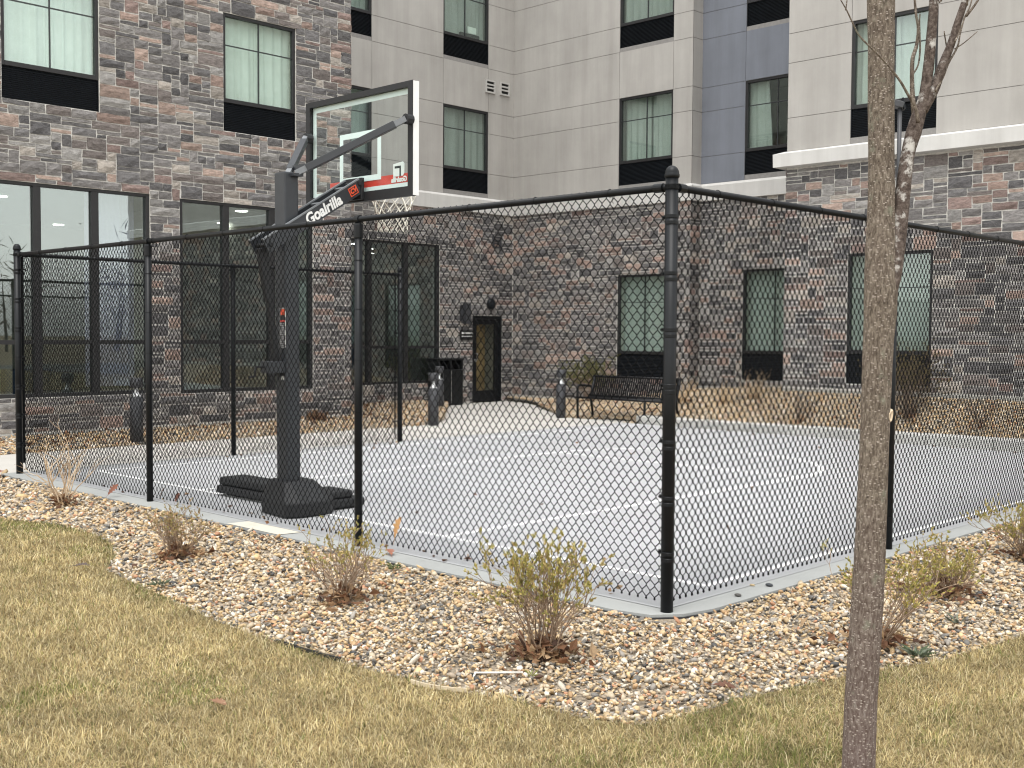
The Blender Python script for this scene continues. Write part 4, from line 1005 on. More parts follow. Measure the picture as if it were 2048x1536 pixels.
# ================================================================ YOUNG TREE (forked trunk)
TB = np.array([2.069, -1.727]); EH = np.array([0.718, 0.696]); EF = np.array([-0.696, 0.718])
def tp(a, b_, dd=0.0):
    dd += .0444*(b_+1.4148); a -= .0061*(b_+1.4148)
    return (TB[0]+EH[0]*(a-1.1727)+EF[0]*dd, TB[1]+EH[1]*(a-1.1727)+EF[1]*dd, 1.425+b_)
tree = thing('young_tree', 'bare young tree with a forked speckled trunk in the right foreground', 'tree', (TB[0], TB[1], 0))
def spline(pts, sub):
    P = np.array(pts, float); out = []
    for i in range(len(P)-1):
        p0 = P[max(i-1, 0)]; p1 = P[i]; p2 = P[i+1]; p3 = P[min(i+2, len(P)-1)]
        for k in range(sub):
            t = k/sub; out.append(.5*((2*p1)+(-p0+p2)*t+(2*p0-5*p1+4*p2-p3)*t*t+(-p0+3*p1-3*p2+p3)*t**3))
    out.append(P[-1]); return np.array(out)
def limb(name, pts, mat, sub=6, n=18, d0=0.0, d1=0.0, rough=.03, seed=0, parent=None):
    r = np.random.default_rng(seed); Q = spline(pts, sub); k = len(Q); L = np.linspace(d0, d1, k)
    P = [tp(q[0], q[1], l) for q, l in zip(Q, L)]
    b = MB(); b.tube(P, [max(q[2], .0008) for q in Q], n)
    if rough:
        V = np.array(b.v); c = np.repeat(np.array(P), n, 0); ph = r.uniform(0, 6, 4); ang = np.tile(np.arange(n)/n*2*PI, k); zz = np.repeat(np.arange(k), n)
        g = 1+rough*(np.sin(2*ang+ph[0]+zz*.11)+.7*np.sin(3*ang+ph[1]-zz*.23)+r.normal(0, .35, len(V)))
        V = c+(V-c)*g[:, None]; b.v = [tuple(v) for v in V]
    return b.build(name, mat, parent or tree, smooth=True)
trunk_pts = [(1.168, -1.50, .068), (1.1732, -1.42, .0605), (1.1801, -1.306, .0555), (1.1903, -1.0747, .0535), (1.2073, -.8026, .0522), (1.2192, -.5646, .0505), (1.2294, -.3605, .0493), (1.2379, -.1394, .0493), (1.2464, .1156, .0512), (1.256, .2857, .0555), (1.2566, .4217, .051), (1.258, .5918, .0445), (1.2584, .7448, .0425), (1.2584, .9659, .0434), (1.2584, 1.1359, .0442), (1.2566, 1.306, .047), (1.2566, 1.561, .0475), (1.25, 2.0, .045), (1.26, 2.8, .035)]
trunk = limb('trunk', trunk_pts, 'bark', 8, 24, rough=.022, seed=1)
stem = limb('stem', [(1.262, .12, .029), (1.276, .2857, .034), (1.2965, .3877, .034), (1.315, .5067, .0295), (1.3285, .6258, .0262), (1.3405, .7278, .0240), (1.3525, .7958, .0225), (1.3690, .8553, .0250), (1.3825, .9064, .0230), (1.397, .9500, .0195)], 'bark_lichen', 6, 18, rough=.035, seed=2)
limb('branch', [(1.393, .935, .020), (1.404, .9900, .0172), (1.4131, 1.0679, .0178), (1.4182, 1.1529, .017), (1.4233, 1.2379, .0162), (1.4267, 1.306, .0165), (1.4352, 1.442, .0165), (1.44, 2.0, .012)], 'bark_lichen', 6, 14, 0, -.05, .03, 3)
limb('branch', [(1.397, .930, .019), (1.4318, .9914, .0165), (1.4505, 1.0424, .0165), (1.4641, 1.0849, .0150), (1.4896, 1.1529, .0132), (1.51, 1.2209, .0125), (1.5321, 1.289, .0117), (1.5542, 1.357, .0117), (1.62, 1.7, .008)], 'bark_lichen', 6, 14, 0, -.03, .03, 4)
limb('branch', [(1.374, .8978, .0094), (1.3689, .9659, .0085), (1.3689, 1.0339, .0070), (1.374, 1.1104, .0066), (1.391, 1.1614, .006), (1.3995, 1.2209, .0051), (1.3927, 1.289, .0044), (1.3893, 1.40, .0041)], 'bark', 6, 10, 0, .06, .03, 5)
for i, (p, e0, e1) in enumerate([
    ([(1.3706, .8808, .0085), (1.357, .9319, .006), (1.3281, .9744, .0051), (1.2992, 1.0169, .0044), (1.2549, 1.0679, .0037), (1.209, 1.1104, .0034), (1.158, 1.1563, .0031), (1.1325, 1.1954, .0027), (1.1087, 1.2379, .0024), (1.0849, 1.272, .0017)], -.04, -.12),
    ([(1.1053, 1.2379, .0022), (1.1087, 1.272, .002), (1.1138, 1.33, .0017)], -.11, -.12),
    ([(1.3757, 1.0594, .0034), (1.3961, 1.0934, .0031), (1.4046, 1.1529, .0034), (1.4046, 1.2379, .0027), (1.408, 1.272, .0024)], .03, .05),
    ([(1.4318, .99, .0035), (1.4641, 1.0424, .0043), (1.4896, 1.0934, .0037), (1.527, 1.1529, .0034), (1.544, 1.2039, .0031), (1.5661, 1.2635, .0031), (1.5916, 1.306, .0027), (1.6118, 1.36, .0024)], -.03, .1),
    ([(1.527, 1.1529, .0022), (1.5661, 1.1784, .0019), (1.6172, 1.2209, .0014)], .05, .08),
    ([(1.5015, 1.1155, .0034), (1.4862, 1.1529, .0027), (1.4726, 1.2005, .0022)], .03, .0),
    ([(1.4896, 1.1529, .0040), (1.505, 1.175, .0028), (1.52, 1.21, .0026), (1.53, 1.25, .002)], -.05, .0),
    ([(1.5151, 1.2294, .0051), (1.5406, 1.2635, .0041), (1.5661, 1.306, .0037), (1.60, 1.36, .0034)], -.08, -.1),
    ([(1.5151, 1.262, .0031), (1.51, 1.306, .0027), (1.5083, 1.36, .0024)], -.09, -.12),
    ([(1.425, 1.2856, .0041), (1.442, 1.289, .0034), (1.4556, 1.306, .0034), (1.4624, 1.36, .0026)], -.03, -.03)]):
    limb('twig', p, 'bark', 5, 6, e0, e1, 0, 20+i)
# pruning scars: pale cut faces in a dark collar
for a, z, s_ in ((1.2775, -.105, .020), (1.2760, .156, .009)):
    c = np.array(tp(a, z, -.018)); dr = np.array([EH[0]*.75-EF[0]*.66, EH[1]*.75-EF[1]*.66, -.1]); b = MB(); n_ = 10; e1 = np.cross(dr, (0, 0, 1)); e1 /= np.linalg.norm(e1); e2 = np.array([0, 0, 1.0]); V = []
    for rr_, o in ((s_*1.5, -.012), (s_*1.2, .006), (s_*.95, .010), (0.001, .004)):
        for q in range(n_): tq = 2*PI*q/n_; V.append(c+dr*o+(e1*math.cos(tq)*.8+e2*math.sin(tq)*.9+np.array([0, 0, -.25])*math.cos(tq))*rr_*(1+.15*math.sin(3*tq)))
    b.add(V, [(i*n_+q, i*n_+(q+1) % n_, (i+1)*n_+(q+1) % n_, (i+1)*n_+q) for i in range(3) for q in range(n_)]); b.build('pruning_scar', 'cutwood', tree)

# ================================================================ SHRUBS AND PLANTS
def leafquad(b, p, d, l, wd, col, r, curl=.0):
    d = Vector(d).normalized(); s = d.cross(Vector((r.normal(), r.normal(), r.normal())))
    if s.length < 1e-3: s = d.cross(Vector((1, 0, 0)))
    s.normalize(); n = s.cross(d); p = Vector(p)
    b.add([p, p+d*l*.45+s*wd*.5+n*curl*l, p+d*l, p+d*l*.45-s*wd*.5+n*curl*l], [(0, 1, 2), (0, 2, 3)], col)
GREEN = [(.44, .37, .10), (.40, .35, .11), (.30, .29, .08), (.50, .40, .15), (.24, .23, .07), (.40, .29, .12)]
DEAD = [(.23, .115, .06), (.16, .08, .045), (.33, .20, .11), (.42, .29, .17), (.11, .06, .04)]
def shrub(x, y, z, h, sp, label, seed, stems=16, leaves=8, pal=GREEN, wood=((.20, .135, .09), (.30, .22, .155)), leaf_l=.022, topbias=.55, litter=40, cat='shrub', name='shrub', group='shrubs in the gravel beds', split=3, thick=.0042, tiltmin=0.0):
    r = np.random.default_rng(seed); t = thing(name, label, cat, (x, y, z), group)
    sb = MB(); lb = MB(); db = MB()
    def grow(p, d, L, rad, depth):
        n_ = 4; pts = [Vector(p)]; dd = Vector(d)
        for i in range(n_):
            dd = (dd+Vector((r.normal(0, .22), r.normal(0, .22), r.normal(.05, .12)))).normalized(); pts.append(pts[-1]+dd*L/n_)
        c = np.array(wood[0])+(np.array(wood[1])-np.array(wood[0]))*r.uniform(0, 1)
        sb.tube(pts, [rad*(1-.45*i/n_) for i in range(n_+1)], 4, tuple(c), caps=False)
        if depth > 0:
            for k in range(split):
                q = pts[r.integers(2, n_+1)]; nd = (dd+Vector((r.normal(0, .45), r.normal(0, .45), r.normal(.1, .25)))).normalized(); grow(q, nd, L*r.uniform(.35, .6), rad*.55, depth-1)
        e = pts[-1]
        if leaves and (e.z-z) > h*topbias*r.uniform(.5, 1.1):
            for k in range(r.integers(max(1, leaves-4), leaves+3)):
                ld = (dd*1.1+Vector((r.normal(0, .6), r.normal(0, .6), r.normal(.25, .5)))); q = e-dd*r.uniform(0, .03)
                cc = np.array(pal[r.integers(len(pal))])*r.uniform(.75, 1.2); leafquad(lb, q, ld, leaf_l*r.uniform(.6, 1.3), leaf_l*.42*r.uniform(.8, 1.3), tuple(cc), r, r.uniform(-.15, .2))
    for i in range(stems):
        a = r.uniform(0, 2*PI); tl = (tiltmin+(1-tiltmin)*math.sqrt(r.uniform(0, 1)))*sp/h*1.0
        d = Vector((math.cos(a)*tl, math.sin(a)*tl, 1)).normalized(); b0 = (x+math.cos(a)*.05*r.uniform(.2, 1), y+math.sin(a)*.05*r.uniform(.2, 1), z-.02)
        grow(b0, d, h*r.uniform(.5, .78), thick*r.uniform(.7, 1.2), 2 if split > 1 else 1)
    for i in range(litter):
        a = r.uniform(0, 2*PI); q = abs(r.normal(0, sp*.45)); cc = np.array(DEAD[r.integers(len(DEAD))])*r.uniform(.7, 1.2)
        leafquad(db, (x+math.cos(a)*q, y+math.sin(a)*q, z+r.uniform(0, .085)*max(0, 1-q/sp)+.012), (r.normal(), r.normal(), r.normal(.1, .45)), r.uniform(.035, .095), r.uniform(.016, .045), tuple(cc), r, r.uniform(-.2, .35))
    sb.build('branches', 'twig', t)
    if lb.v: lb.build('foliage', 'leaf', t)
    if db.v: db.build('dead_leaves', 'leaf', t)
    return t
shrub(.13, -1.19, 0, .57, .235, 'largest budding yellow-green shrub, in the gravel at bottom centre', 201, stems=46, leaves=13, litter=240, leaf_l=.020, topbias=.72)
shrub(-1.47, -1.19, 0, .46, .23, 'budding yellow-green shrub before the second fence post from the corner', 202, stems=30, leaves=9, litter=110, leaf_l=.018, topbias=.75)
shrub(-3.36, -1.19, 0, .38, .22, 'twiggy brown shrub with few buds, between the lawn and the hoop base', 203, stems=30, leaves=4, litter=130, leaf_l=.018, pal=[(.36, .28, .12), (.30, .27, .09), (.33, .22, .10)])
shrub(-6.25, -.70, 0, .66, .17, 'tall straw-coloured dead stalks left of the second fence post', 204, stems=15, leaves=0, wood=((.36, .25, .155), (.55, .43, .30)), litter=120, split=2, thick=.007)
shrub(1.18, .19, 0, .55, .30, 'leggy budding shrub half hidden behind the tree trunk', 205, stems=22, leaves=7, litter=110, leaf_l=.022)
shrub(.95, 1.57, 0, .34, .27, 'low rounded yellow-green shrub right of the tree trunk', 206, stems=40, leaves=11, litter=110, leaf_l=.017, topbias=.6)
shrub(.86, 3.14, 0, .42, .28, 'yellow-green shrub cut off by the right edge of the picture', 207, stems=34, leaves=11, litter=70, leaf_l=.017)
STRAW = ((.40, .28, .16), (.58, .43, .26))
shrub(-8.9, 12.54, .30, .55, .30, 'dry tan shrub just right of the fence corner post, behind the kerb', 210, stems=22, leaves=0, wood=STRAW, litter=25, split=2, thick=.006)
shrub(-7.87, 12.42, .32, .44, .30, 'pale straw-coloured clump in front of the other straw clump under the blue wall', 211, stems=24, leaves=0, wood=STRAW, litter=30, split=2, thick=.006)
shrub(-7.59, 12.9, .39, .58, .38, 'large dry upright clump under the window of the blue wall', 212, stems=30, leaves=0, wood=((.33, .24, .15), (.50, .38, .25)), litter=25, split=2, thick=.006)
DKW = ((.085, .062, .048), (.16, .12, .09))
shrub(-5.58, 11.12, .20, .66, .52, 'dark twiggy shrub leaning behind the kerb left of the tree trunk', 213, stems=16, leaves=0, wood=DKW, litter=35, thick=.005)
shrub(-3.87, 11.35, .36, 1.0, .40, 'dense brown-green shrub in front of the ground-floor window right of the trunk', 214, stems=60, leaves=7, pal=[(.13, .11, .05), (.17, .13, .06), (.10, .085, .045)], wood=DKW, litter=40, leaf_l=.03, topbias=.25)
shrub(-2.72, 11.26, .28, .60, .58, 'bare dark shrub behind the kerb at the far right', 215, stems=15, leaves=0, wood=DKW, litter=30, thick=.005)
shrub(-12.0, 13.5, .13, .95, .50, 'leafy olive-green shrub behind the bench', 216, stems=44, leaves=9, pal=[(.13, .145, .05), (.17, .17, .065), (.10, .115, .04), (.22, .20, .09)], litter=10, leaf_l=.045, topbias=.15)
shrub(-12.35, 2.75 -.6, .10, .22, .45, 'low reddish-brown ground shrub below the wide storefront window', 217, stems=26, leaves=4, pal=DEAD, wood=DKW, litter=80, leaf_l=.04, topbias=.1)
shrub(-12.0, 6.35, .08, .20, .40, 'low brown ground shrub below the middle storefront window', 218, stems=22, leaves=4, pal=DEAD, wood=DKW, litter=70, leaf_l=.04, topbias=.1)

def weed(x, y, z, label, seed, sp=.07, n=16, pal=((.09, .13, .05), (.13, .17, .06), (.17, .19, .09))):
    r = np.random.default_rng(seed); t = thing('weed', label, 'weed', (x, y, z), 'weeds in the gravel'); b = MB()
    for i in range(n):
        a = r.uniform(0, 2*PI); l = sp*r.uniform(.5, 1.2); p = (x+math.cos(a)*sp*.35*r.uniform(0, 1), y+math.sin(a)*sp*.35*r.uniform(0, 1), z)
        leafquad(b, p, (math.cos(a), math.sin(a), r.uniform(.2, 1.1)), l, l*.22, tuple(np.array(pal[r.integers(len(pal))])*r.uniform(.8, 1.2)), r, .12)
    b.build('leaves', 'leaf', t)
weed(-2.0, -.35, 0, 'green weed at the slab edge below the hoop base', 301)
weed(-1.75 -.9, -1.72, 0, 'grey-green weed at the left tip where lawn meets gravel', 302, .065, 24, ((.13, .16, .10), (.17, .19, .13)))
weed(.30, -1.45, 0, 'tiny bright green weed left of the white stake', 303, .05, 9, ((.22, .26, .05), (.30, .30, .08)))
weed(1.42, .16, 0, 'grey-green weed patch at the lawn edge right of the trunk', 304, .075, 40, ((.13, .16, .11), (.17, .19, .14), (.10, .13, .07)))
weed(1.30, .95, 0, 'small grey weed in the gravel below the low rounded shrub', 305, .07, 12, ((.17, .18, .13), (.13, .14, .10)))

# ---- leaves, stakes and loose bits
def oak_leaf(loc, rot, L, col, label, seed):
    r = np.random.default_rng(seed); b = MB(); pr = [(0, .0), (.06, .02), (.18, .10), (.24, .06), (.36, .20), (.44, .10), (.56, .27), (.64, .14), (.76, .24), (.84, .12), (.94, .10), (1, 0)]
    mid = [(p[0], 0, .05*math.sin(p[0]*3)) for p in pr]; up = [(p[0], p[1], .05*math.sin(p[0]*3)+.35*p[1]*r.uniform(.5, 1.2)) for p in pr]; dn = [(p[0], -p[1], .05*math.sin(p[0]*3)+.35*p[1]*r.uniform(.3, 1.4)) for p in pr]
    k = len(pr); mt = Matrix.Translation(loc) @ rot.to_4x4()
    V = [mt @ Vector((q[0]*L, q[1]*L, q[2]*L)) for q in mid+up+dn]
    b.add(V, [(i, i+1, k+i+1, k+i) for i in range(k-1)]+[(i+1, i, 2*k+i, 2*k+i+1) for i in range(k-1)], col)
    b.tube([mt @ Vector((-.25*L, 0, -.02*L)), mt @ Vector((.5*L, 0, .03*L))], .0012, 4, col)
    o = b.build('oak_leaf', 'leaf', org=Vector(loc)); tag(o, label, 'leaf', 'fallen oak leaves'); return o
def eu(x, y, z): return Matrix.Rotation(z, 3, 'Z') @ Matrix.Rotation(y, 3, 'Y') @ Matrix.Rotation(x, 3, 'X')
oak_leaf((-2.44, .02, .10), eu(.9, -1.25, .5), .17, (.52, .29, .12), 'orange-tan oak leaf stuck upright in the fence mesh', 1)
oak_leaf((-2.33, -.10, .012), eu(.1, -.1, 2.6), .15, (.36, .16, .11), 'reddish oak leaf flat on the concrete edge under the fence', 2)
oak_leaf((-6.45, -.17, .02), eu(.8, -.8, 1.2), .14, (.24, .10, .065), 'red-brown oak leaf standing at the slab edge left of the second post', 3)
oak_leaf((-5.85, .05, .05), eu(.7, -1.0, .3), .10, (.17, .085, .055), 'brown oak leaf caught at the foot of the second fence post', 4)
oak_leaf((-5.55, .03, .03), eu(.4, -.9, 2.0), .10, (.18, .08, .055), 'dark red oak leaf caught in the mesh right of the second post', 5)
oak_leaf((-8.75, -.35, .01), eu(.3, -.4, .9), .14, (.27, .13, .09), 'brown oak leaf on the gravel near the far left fence post', 6)
oak_leaf((-3.45, -1.9, .03), eu(.2, .1, 1.4), .11, (.13, .10, .09), 'dark leaf on the lawn near its left gravel edge', 7)
oak_leaf((-.35, -2.75, .035), eu(.2, .1, .3), .09, (.27, .15, .09), 'small brown leaf on the lawn at bottom centre left', 8)
oak_leaf((.99, -1.0, .012), eu(.3, .2, 1.0), .12, (.15, .075, .05), 'dark brown leaf on the gravel between the stake and trunk', 9)

b = MB(); b.tube([(.115, -1.645, .016), (.275, -1.485, .018)], .0048, 8); b.tube([(.118, -1.642, .016), (.133, -1.667, .002)], .0048, 8)
tag(b.build('plastic_stake', 'plastic', org=Vector((.19, -1.57, .02)), smooth=True), 'white plastic pipe stake lying on the gravel before the largest shrub', 'stake')
b = MB(); pp = [(.0, -1.93), (.07, -1.925), (.14, -1.91), (.21, -1.88), (.27, -1.84)]
for p, q in zip(pp[:-1], pp[1:]): b.bar((*p, .012), (*q, .012), .008, .018)
tag(b.build('pale_edging', 'pale_edge', org=Vector((.14, -1.9, .0))), 'pale curved edging strip surfacing between lawn and gravel', 'edging')
b = MB(); pp = [(-1.02, -1.955), (-.85, -1.955), (-.68, -1.945), (-.52, -1.93)]
for p, q in zip(pp[:-1], pp[1:]): b.bar((*p, -.008), (*q, -.004), .010, .04)
tag(b.build('black_edging', 'edging', org=Vector((-.77, -1.95, .0))), 'black plastic edging strip showing at the lawn edge near centre left', 'edging')
def loose(x, y, s_, c, label):
    b = MB(); r = np.random.default_rng(int(abs(x*1000))); b.lathe([(s_*.55, 0), (s_, s_*.35), (s_*.8, s_*.75), (s_*.25, s_*.95)], (x, y, .001), 9, c); b.v = [(vx+(vx-x)*.35, vy, vz) for vx, vy, vz in b.v]
    tag(b.build('pebble', 'pebble', org=Vector((x, y, 0)), smooth=True), label, 'pebble', 'loose pebbles on the concrete edge')
loose(.075, .62, .018, (.085, .08, .075), 'dark pebble on the concrete edge nearer the corner post'); loose(.06, 1.0, .020, (.05, .055, .06), 'dark pebble on the concrete edge farther from the corner post')
loose(-.02, .93, .014, (.42, .33, .2), 'tan pebble on the concrete edge beside a dark one')

# ================================================================ GRAVEL
ICO = None
def ico():
    t = (1+5**.5)/2; v = np.array([(-1, t, 0), (1, t, 0), (-1, -t, 0), (1, -t, 0), (0, -1, t), (0, 1, t), (0, -1, -t), (0, 1, -t), (t, 0, -1), (t, 0, 1), (-t, 0, -1), (-t, 0, 1)], float); v /= np.linalg.norm(v[0])
    f = np.array([(0, 11, 5), (0, 5, 1), (0, 1, 7), (0, 7, 10), (0, 10, 11), (1, 5, 9), (5, 11, 4), (11, 10, 2), (10, 7, 6), (7, 1, 8), (3, 9, 4), (3, 4, 2), (3, 2, 6), (3, 6, 8), (3, 8, 9), (4, 9, 5), (2, 4, 11), (6, 2, 10), (8, 6, 7), (9, 8, 1)]); return v, f
GP = np.array([(.62, .575, .50), (.55, .47, .36), (.50, .38, .235), (.58, .43, .25), (.42, .28, .16), (.36, .30, .24), (.30, .28, .26), (.17, .165, .16), (.08, .08, .082), (.44, .24, .15), (.68, .65, .60), (.50, .42, .32)])
GW = np.array([10, 14, 15, 11, 9, 9, 8, 6, 5, 4, 3, 9], float); GW /= GW.sum()
def pebbles(name, x, y, z, size, label_kind=True):
    N = len(x); v, f = ico(); sc = np.stack([rng.uniform(.85, 1.5, N), rng.uniform(.7, 1.1, N), rng.uniform(.45, .8, N)], 1)*size[:, None]*.5
    P = v[None]*(1+rng.normal(0, .10, (N, 12, 1)))*sc[:, None, :]
    a, b_, c = rng.uniform(0, 2*PI, N), rng.normal(0, .35, N), rng.normal(0, .35, N)
    ca, sa = np.cos(a), np.sin(a); X = P[..., 0]*ca[:, None]-P[..., 1]*sa[:, None]; Y = P[..., 0]*sa[:, None]+P[..., 1]*ca[:, None]; Z = P[..., 2]+X*b_[:, None]+Y*c[:, None]
    V = np.stack([X+x[:, None], Y+y[:, None], Z+z[:, None]], 2).reshape(-1, 3)
    Fs = (f[None]+(np.arange(N)*12)[:, None, None]).reshape(-1, 3)
    col = GP[rng.choice(len(GP), N, p=GW)]*rng.uniform(.72, 1.08, (N, 1))*np.array([1, .965, .90]); col = np.repeat(np.clip(col, 0, .8), 12, 0)
    return tag(mesh_np(name, V, Fs, 'pebble', colors=col, smooth=True), kind='stuff')
def scatter(poly, bbox, n, accept=None):
    x = rng.uniform(bbox[0], bbox[1], n); y = rng.uniform(bbox[2], bbox[3], n); m = in_poly(x, y, poly)
    if accept is not None: m &= accept(x, y)
    return x[m], y[m]
def off_slab(x, y): return ~((x > -9.0) & (x < .172) & (y > -.205))
def vis(x, y, z, mg=120):
    px, py = view_px(x, y, z); d = view_depth(x, y, z); return (d > .5) & (px > -mg) & (px < 2048+mg) & (py < 1536+mg)
x, y = scatter(gravel_poly, (-10, 1.9, -2.2, 8), 330000, lambda a, b_: off_slab(a, b_))
dpt = view_depth(x, y, 0*x); keep = vis(x, y, 0*x) & (rng.uniform(0, 1, len(x)) < np.clip((6.2/dpt)**1.6, .05, 1)*.80)
x, y, dpt = x[keep], y[keep], dpt[keep]; sz = rng.lognormal(math.log(.0205), .30, len(x))*np.clip((dpt/6.2)**.55, .9, 1.7); z = rng.uniform(-.018, .004, len(x)); print('pebbles', len(x))
pebbles('gravel', x, y, z, sz)
xs, ys = [], []
x = rng.uniform(-14.9, 0, 70000); y = rng.uniform(10.8, 14.4, 70000); ok = ~in_poly(x, y, PATH) & ~((x > -8.4) & (y < KERB_Y+.36)) & np.where(x < -9.86, y < 14.05, np.where(x < -6.34, y < 14.38, y < 11.80)); x, y = x[ok], y[ok]
pebbles('gravel', x, y, berm(x, y)-.012+rng.uniform(0, .015, len(x)), rng.lognormal(math.log(.034), .25, len(x)))
x = rng.uniform(-14.9, -10.7, 26000); y = rng.uniform(-1, 11.3, 26000); ok = ~in_poly(x, y, PATH) & ~((x < -12.14) & (y < 7.2)); x, y = x[ok], y[ok]
pebbles('gravel', x, y, -.008+.11*np.clip((-10.9-x)/1.2, 0, 1)+rng.uniform(0, .012, len(x)), rng.lognormal(math.log(.042), .25, len(x)))

# leaf litter drifting along the foot of the walls and about the front bed
b = MB(); r = np.random.default_rng(77)
for i in range(900):
    k = r.integers(4)
    if k == 0: x_, y_ = -12.05+abs(r.normal(0, .5)), r.uniform(-.5, 7.6)
    elif k == 1: x_, y_ = r.uniform(-14.6, -11.2), r.uniform(7.4, 11)
    elif k == 2: x_, y_ = r.uniform(-13.5, -9.9), 12.6+r.normal(0, .6)
    else: x_, y_ = r.uniform(-9.5, -1.5), 12.0+r.normal(0, .6)
    if in_poly(np.array([x_]), np.array([y_]), PATH)[0] or (x_ < -12.1 and y_ < 7.2): continue
    if k >= 2:
        if y_ < 11 or y_ > (11.8 if x_ > -6.34 else 14.0): continue
        z_ = float(berm(x_, y_))+.02
    else: z_ = .04+.10*min(max((-10.9-x_)/1.2, 0), 1)
    leafquad(b, (x_, y_, z_), (r.normal(), r.normal(), r.normal(0, .3)), r.uniform(.05, .11), r.uniform(.025, .055), tuple(np.array(DEAD[r.integers(len(DEAD))])*r.uniform(.7, 1.2)), r, r.uniform(-.2, .3))
for i in range(130):
    k = r.integers(4)
    if k == 0: x_, y_ = r.uniform(-8.7, -.2), .06+abs(r.normal(0, .12))
    elif k == 1: x_, y_ = r.uniform(-8.3, -.5), 10.68-abs(r.normal(0, .15))
    elif k == 2: x_, y_ = -8.8+abs(r.normal(0, .15)), r.uniform(.3, 5.4)
    else: x_, y_ = r.uniform(-8.5, -.4), r.uniform(.5, 10.5)
    leafquad(b, (x_, y_, .012), (r.normal(), r.normal(), r.normal(0, .25)), r.uniform(.03, .075), r.uniform(.015, .04), tuple(np.array(DEAD[r.integers(len(DEAD))])*r.uniform(.7, 1.2)), r, r.uniform(-.1, .3))
tag(b.build('leaf_litter', 'leaf', org=Vector((-10, 8, 0))), kind='stuff')

# ================================================================ GRASS
def vnoise(x, y, s, seed):
    r = np.random.default_rng(seed); g = r.uniform(0, 1, (64, 64)); u = x*s; v = y*s; i = np.floor(u).astype(int); j = np.floor(v).astype(int); fu = u-i; fv = v-j; fu = fu*fu*(3-2*fu); fv = fv*fv*(3-2*fv)
    a = g[i % 64, j % 64]; b_ = g[(i+1) % 64, j % 64]; c = g[i % 64, (j+1) % 64]; d = g[(i+1) % 64, (j+1) % 64]; return (a*(1-fu)+b_*fu)*(1-fv)+(c*(1-fu)+d*fu)*fv
N0 = 2600000
x = rng.uniform(-9.5, 4.2, N0); y = rng.uniform(-5.2, 4.2, N0); m = in_poly(x+rng.normal(0, .025, N0), y+rng.normal(0, .025, N0), lawn_poly) & vis(x, y, 0*x, 60); x, y = x[m], y[m]
dpt = view_depth(x, y, 0*x); m = (dpt > 3.0) & (rng.uniform(0, 1, len(x)) < np.clip((4.2/dpt)**1.5, 0, 1)*.85); x, y, dpt = x[m], y[m], dpt[m]; N = len(x); print('blades', N)
gn = .55*vnoise(x, y, 1.3, 1)+.3*vnoise(x, y, 4.0, 2)+.15*vnoise(x, y, 11, 3); ln = vnoise(x, y, 2.2, 4); bare = vnoise(x, y, 5.5, 9)
L = rng.lognormal(math.log(.034), .36, N)*(.7+.6*ln); wd = rng.uniform(.0016, .0032, N)*np.clip((dpt/4.4)**.8, 1, 2.2)
az = rng.uniform(0, 2*PI, N); tilt = np.clip(rng.normal(.95, .32, N), .1, 1.5)
dirx, diry = np.cos(az)*np.sin(tilt), np.sin(az)*np.sin(tilt); dz = np.cos(tilt)
bend = rng.uniform(.15, .75, N); sx_, sy_ = -np.sin(az), np.cos(az)
B0 = np.stack([x, y, np.full(N, -.004)], 1); M1 = B0+np.stack([dirx*L*.5, diry*L*.5, dz*L*.55+.004], 1); T1 = M1+np.stack([np.cos(az)*L*.5*np.sin(tilt+bend), np.sin(az)*L*.5*np.sin(tilt+bend), L*.5*np.cos(tilt+bend)], 1)
T1[:, 2] = np.maximum(T1[:, 2], .002); S = np.stack([sx_, sy_, np.zeros(N)], 1)*wd[:, None]*.5
V = np.stack([B0-S, B0+S, M1-S*.85, M1+S*.85, T1], 1).reshape(-1, 3); o5 = (np.arange(N)*5)[:, None]
Fs = np.concatenate([o5+np.array([[0, 1, 3]]), o5+np.array([[0, 3, 2]]), o5+np.array([[2, 3, 4]])])
straw = np.array([(.52, .42, .21), (.58, .48, .26), (.45, .35, .17), (.64, .55, .34), (.36, .27, .13), (.29, .20, .10)]); grn = np.array([(.20, .21, .06), (.26, .26, .085), (.15, .175, .05)])
edge = np.zeros(N)
dl = np.full(N, 9.0)
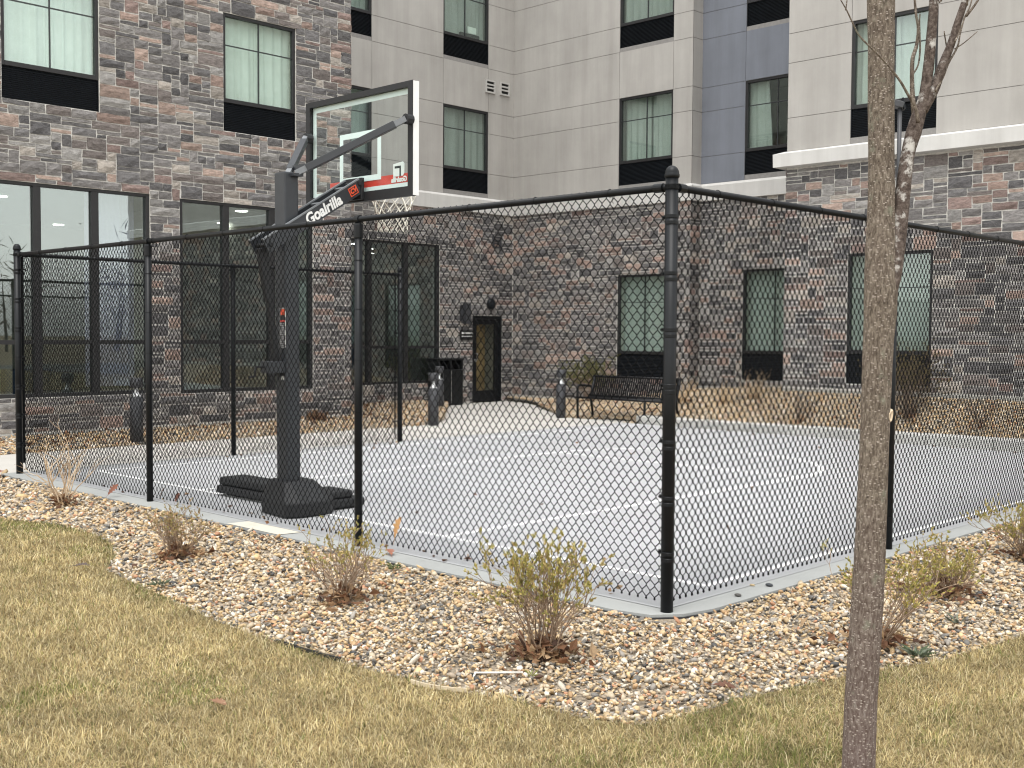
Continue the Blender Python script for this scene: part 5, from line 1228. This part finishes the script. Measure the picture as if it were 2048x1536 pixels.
for (ax_, ay_), (bx_, by_) in zip(LAWN_EDGE[:-1], LAWN_EDGE[1:]):
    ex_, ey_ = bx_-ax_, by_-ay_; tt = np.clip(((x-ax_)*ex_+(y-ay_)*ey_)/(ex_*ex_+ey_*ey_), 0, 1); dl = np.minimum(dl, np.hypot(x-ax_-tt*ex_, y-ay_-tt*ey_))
patch = sum(a_*np.exp(-(((x-px_)/rx_)**2+((y-py_)/ry_)**2)) for px_, py_, rx_, ry_, a_ in ((-.62, -2.55, .32, .16, .5), (-1.95, -4.2, .4, .3, .35), (.72, -2.1, .5, .18, .30), (1.5, -1.5, .35, .25, .32), (1.75, -.6, .3, .4, .28)))
pg = np.clip((gn-.52)*2.2+patch+.38*np.exp(-dl/.10), 0.05, .62); isg = rng.uniform(0, 1, N) < pg
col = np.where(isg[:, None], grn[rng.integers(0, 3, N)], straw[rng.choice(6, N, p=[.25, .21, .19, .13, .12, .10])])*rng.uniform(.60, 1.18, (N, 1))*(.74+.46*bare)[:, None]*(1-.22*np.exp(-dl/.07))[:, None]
tag(mesh_np('grass', V, Fs, 'blade', colors=np.repeat(col, 5, 0)), kind='stuff')

# ================================================================ BARE TREELINE ACROSS THE ROAD (seen in the window reflections)
b = MB(); r = np.random.default_rng(31)
for i in range(70):
    x_ = r.uniform(40, 75); y_ = r.uniform(-25, 110); h_ = r.uniform(5, 10); b.tube([(x_, y_, -.1), (x_+r.normal(0, .3), y_+r.normal(0, .3), h_*.8)], [.16, .03], 4, (.06, .05, .045), caps=False)
    for k in range(90):
        q = r.uniform(.2, 1); c = Vector((x_+r.normal(0, h_*.2), y_+r.normal(0, h_*.2), h_*q)); d = Vector((r.normal(), r.normal(), r.normal(.6, .5))).normalized()*r.uniform(.6, 1.6); s_ = Vector((r.normal(), r.normal(), r.normal()))*.06
        b.add([c, c+d, c+d*.5+s_], [(0, 1, 2)], (.10, .08, .065))
tag(b.build('distant_trees', 'twig', org=Vector((55, 40, 0))), kind='stuff')
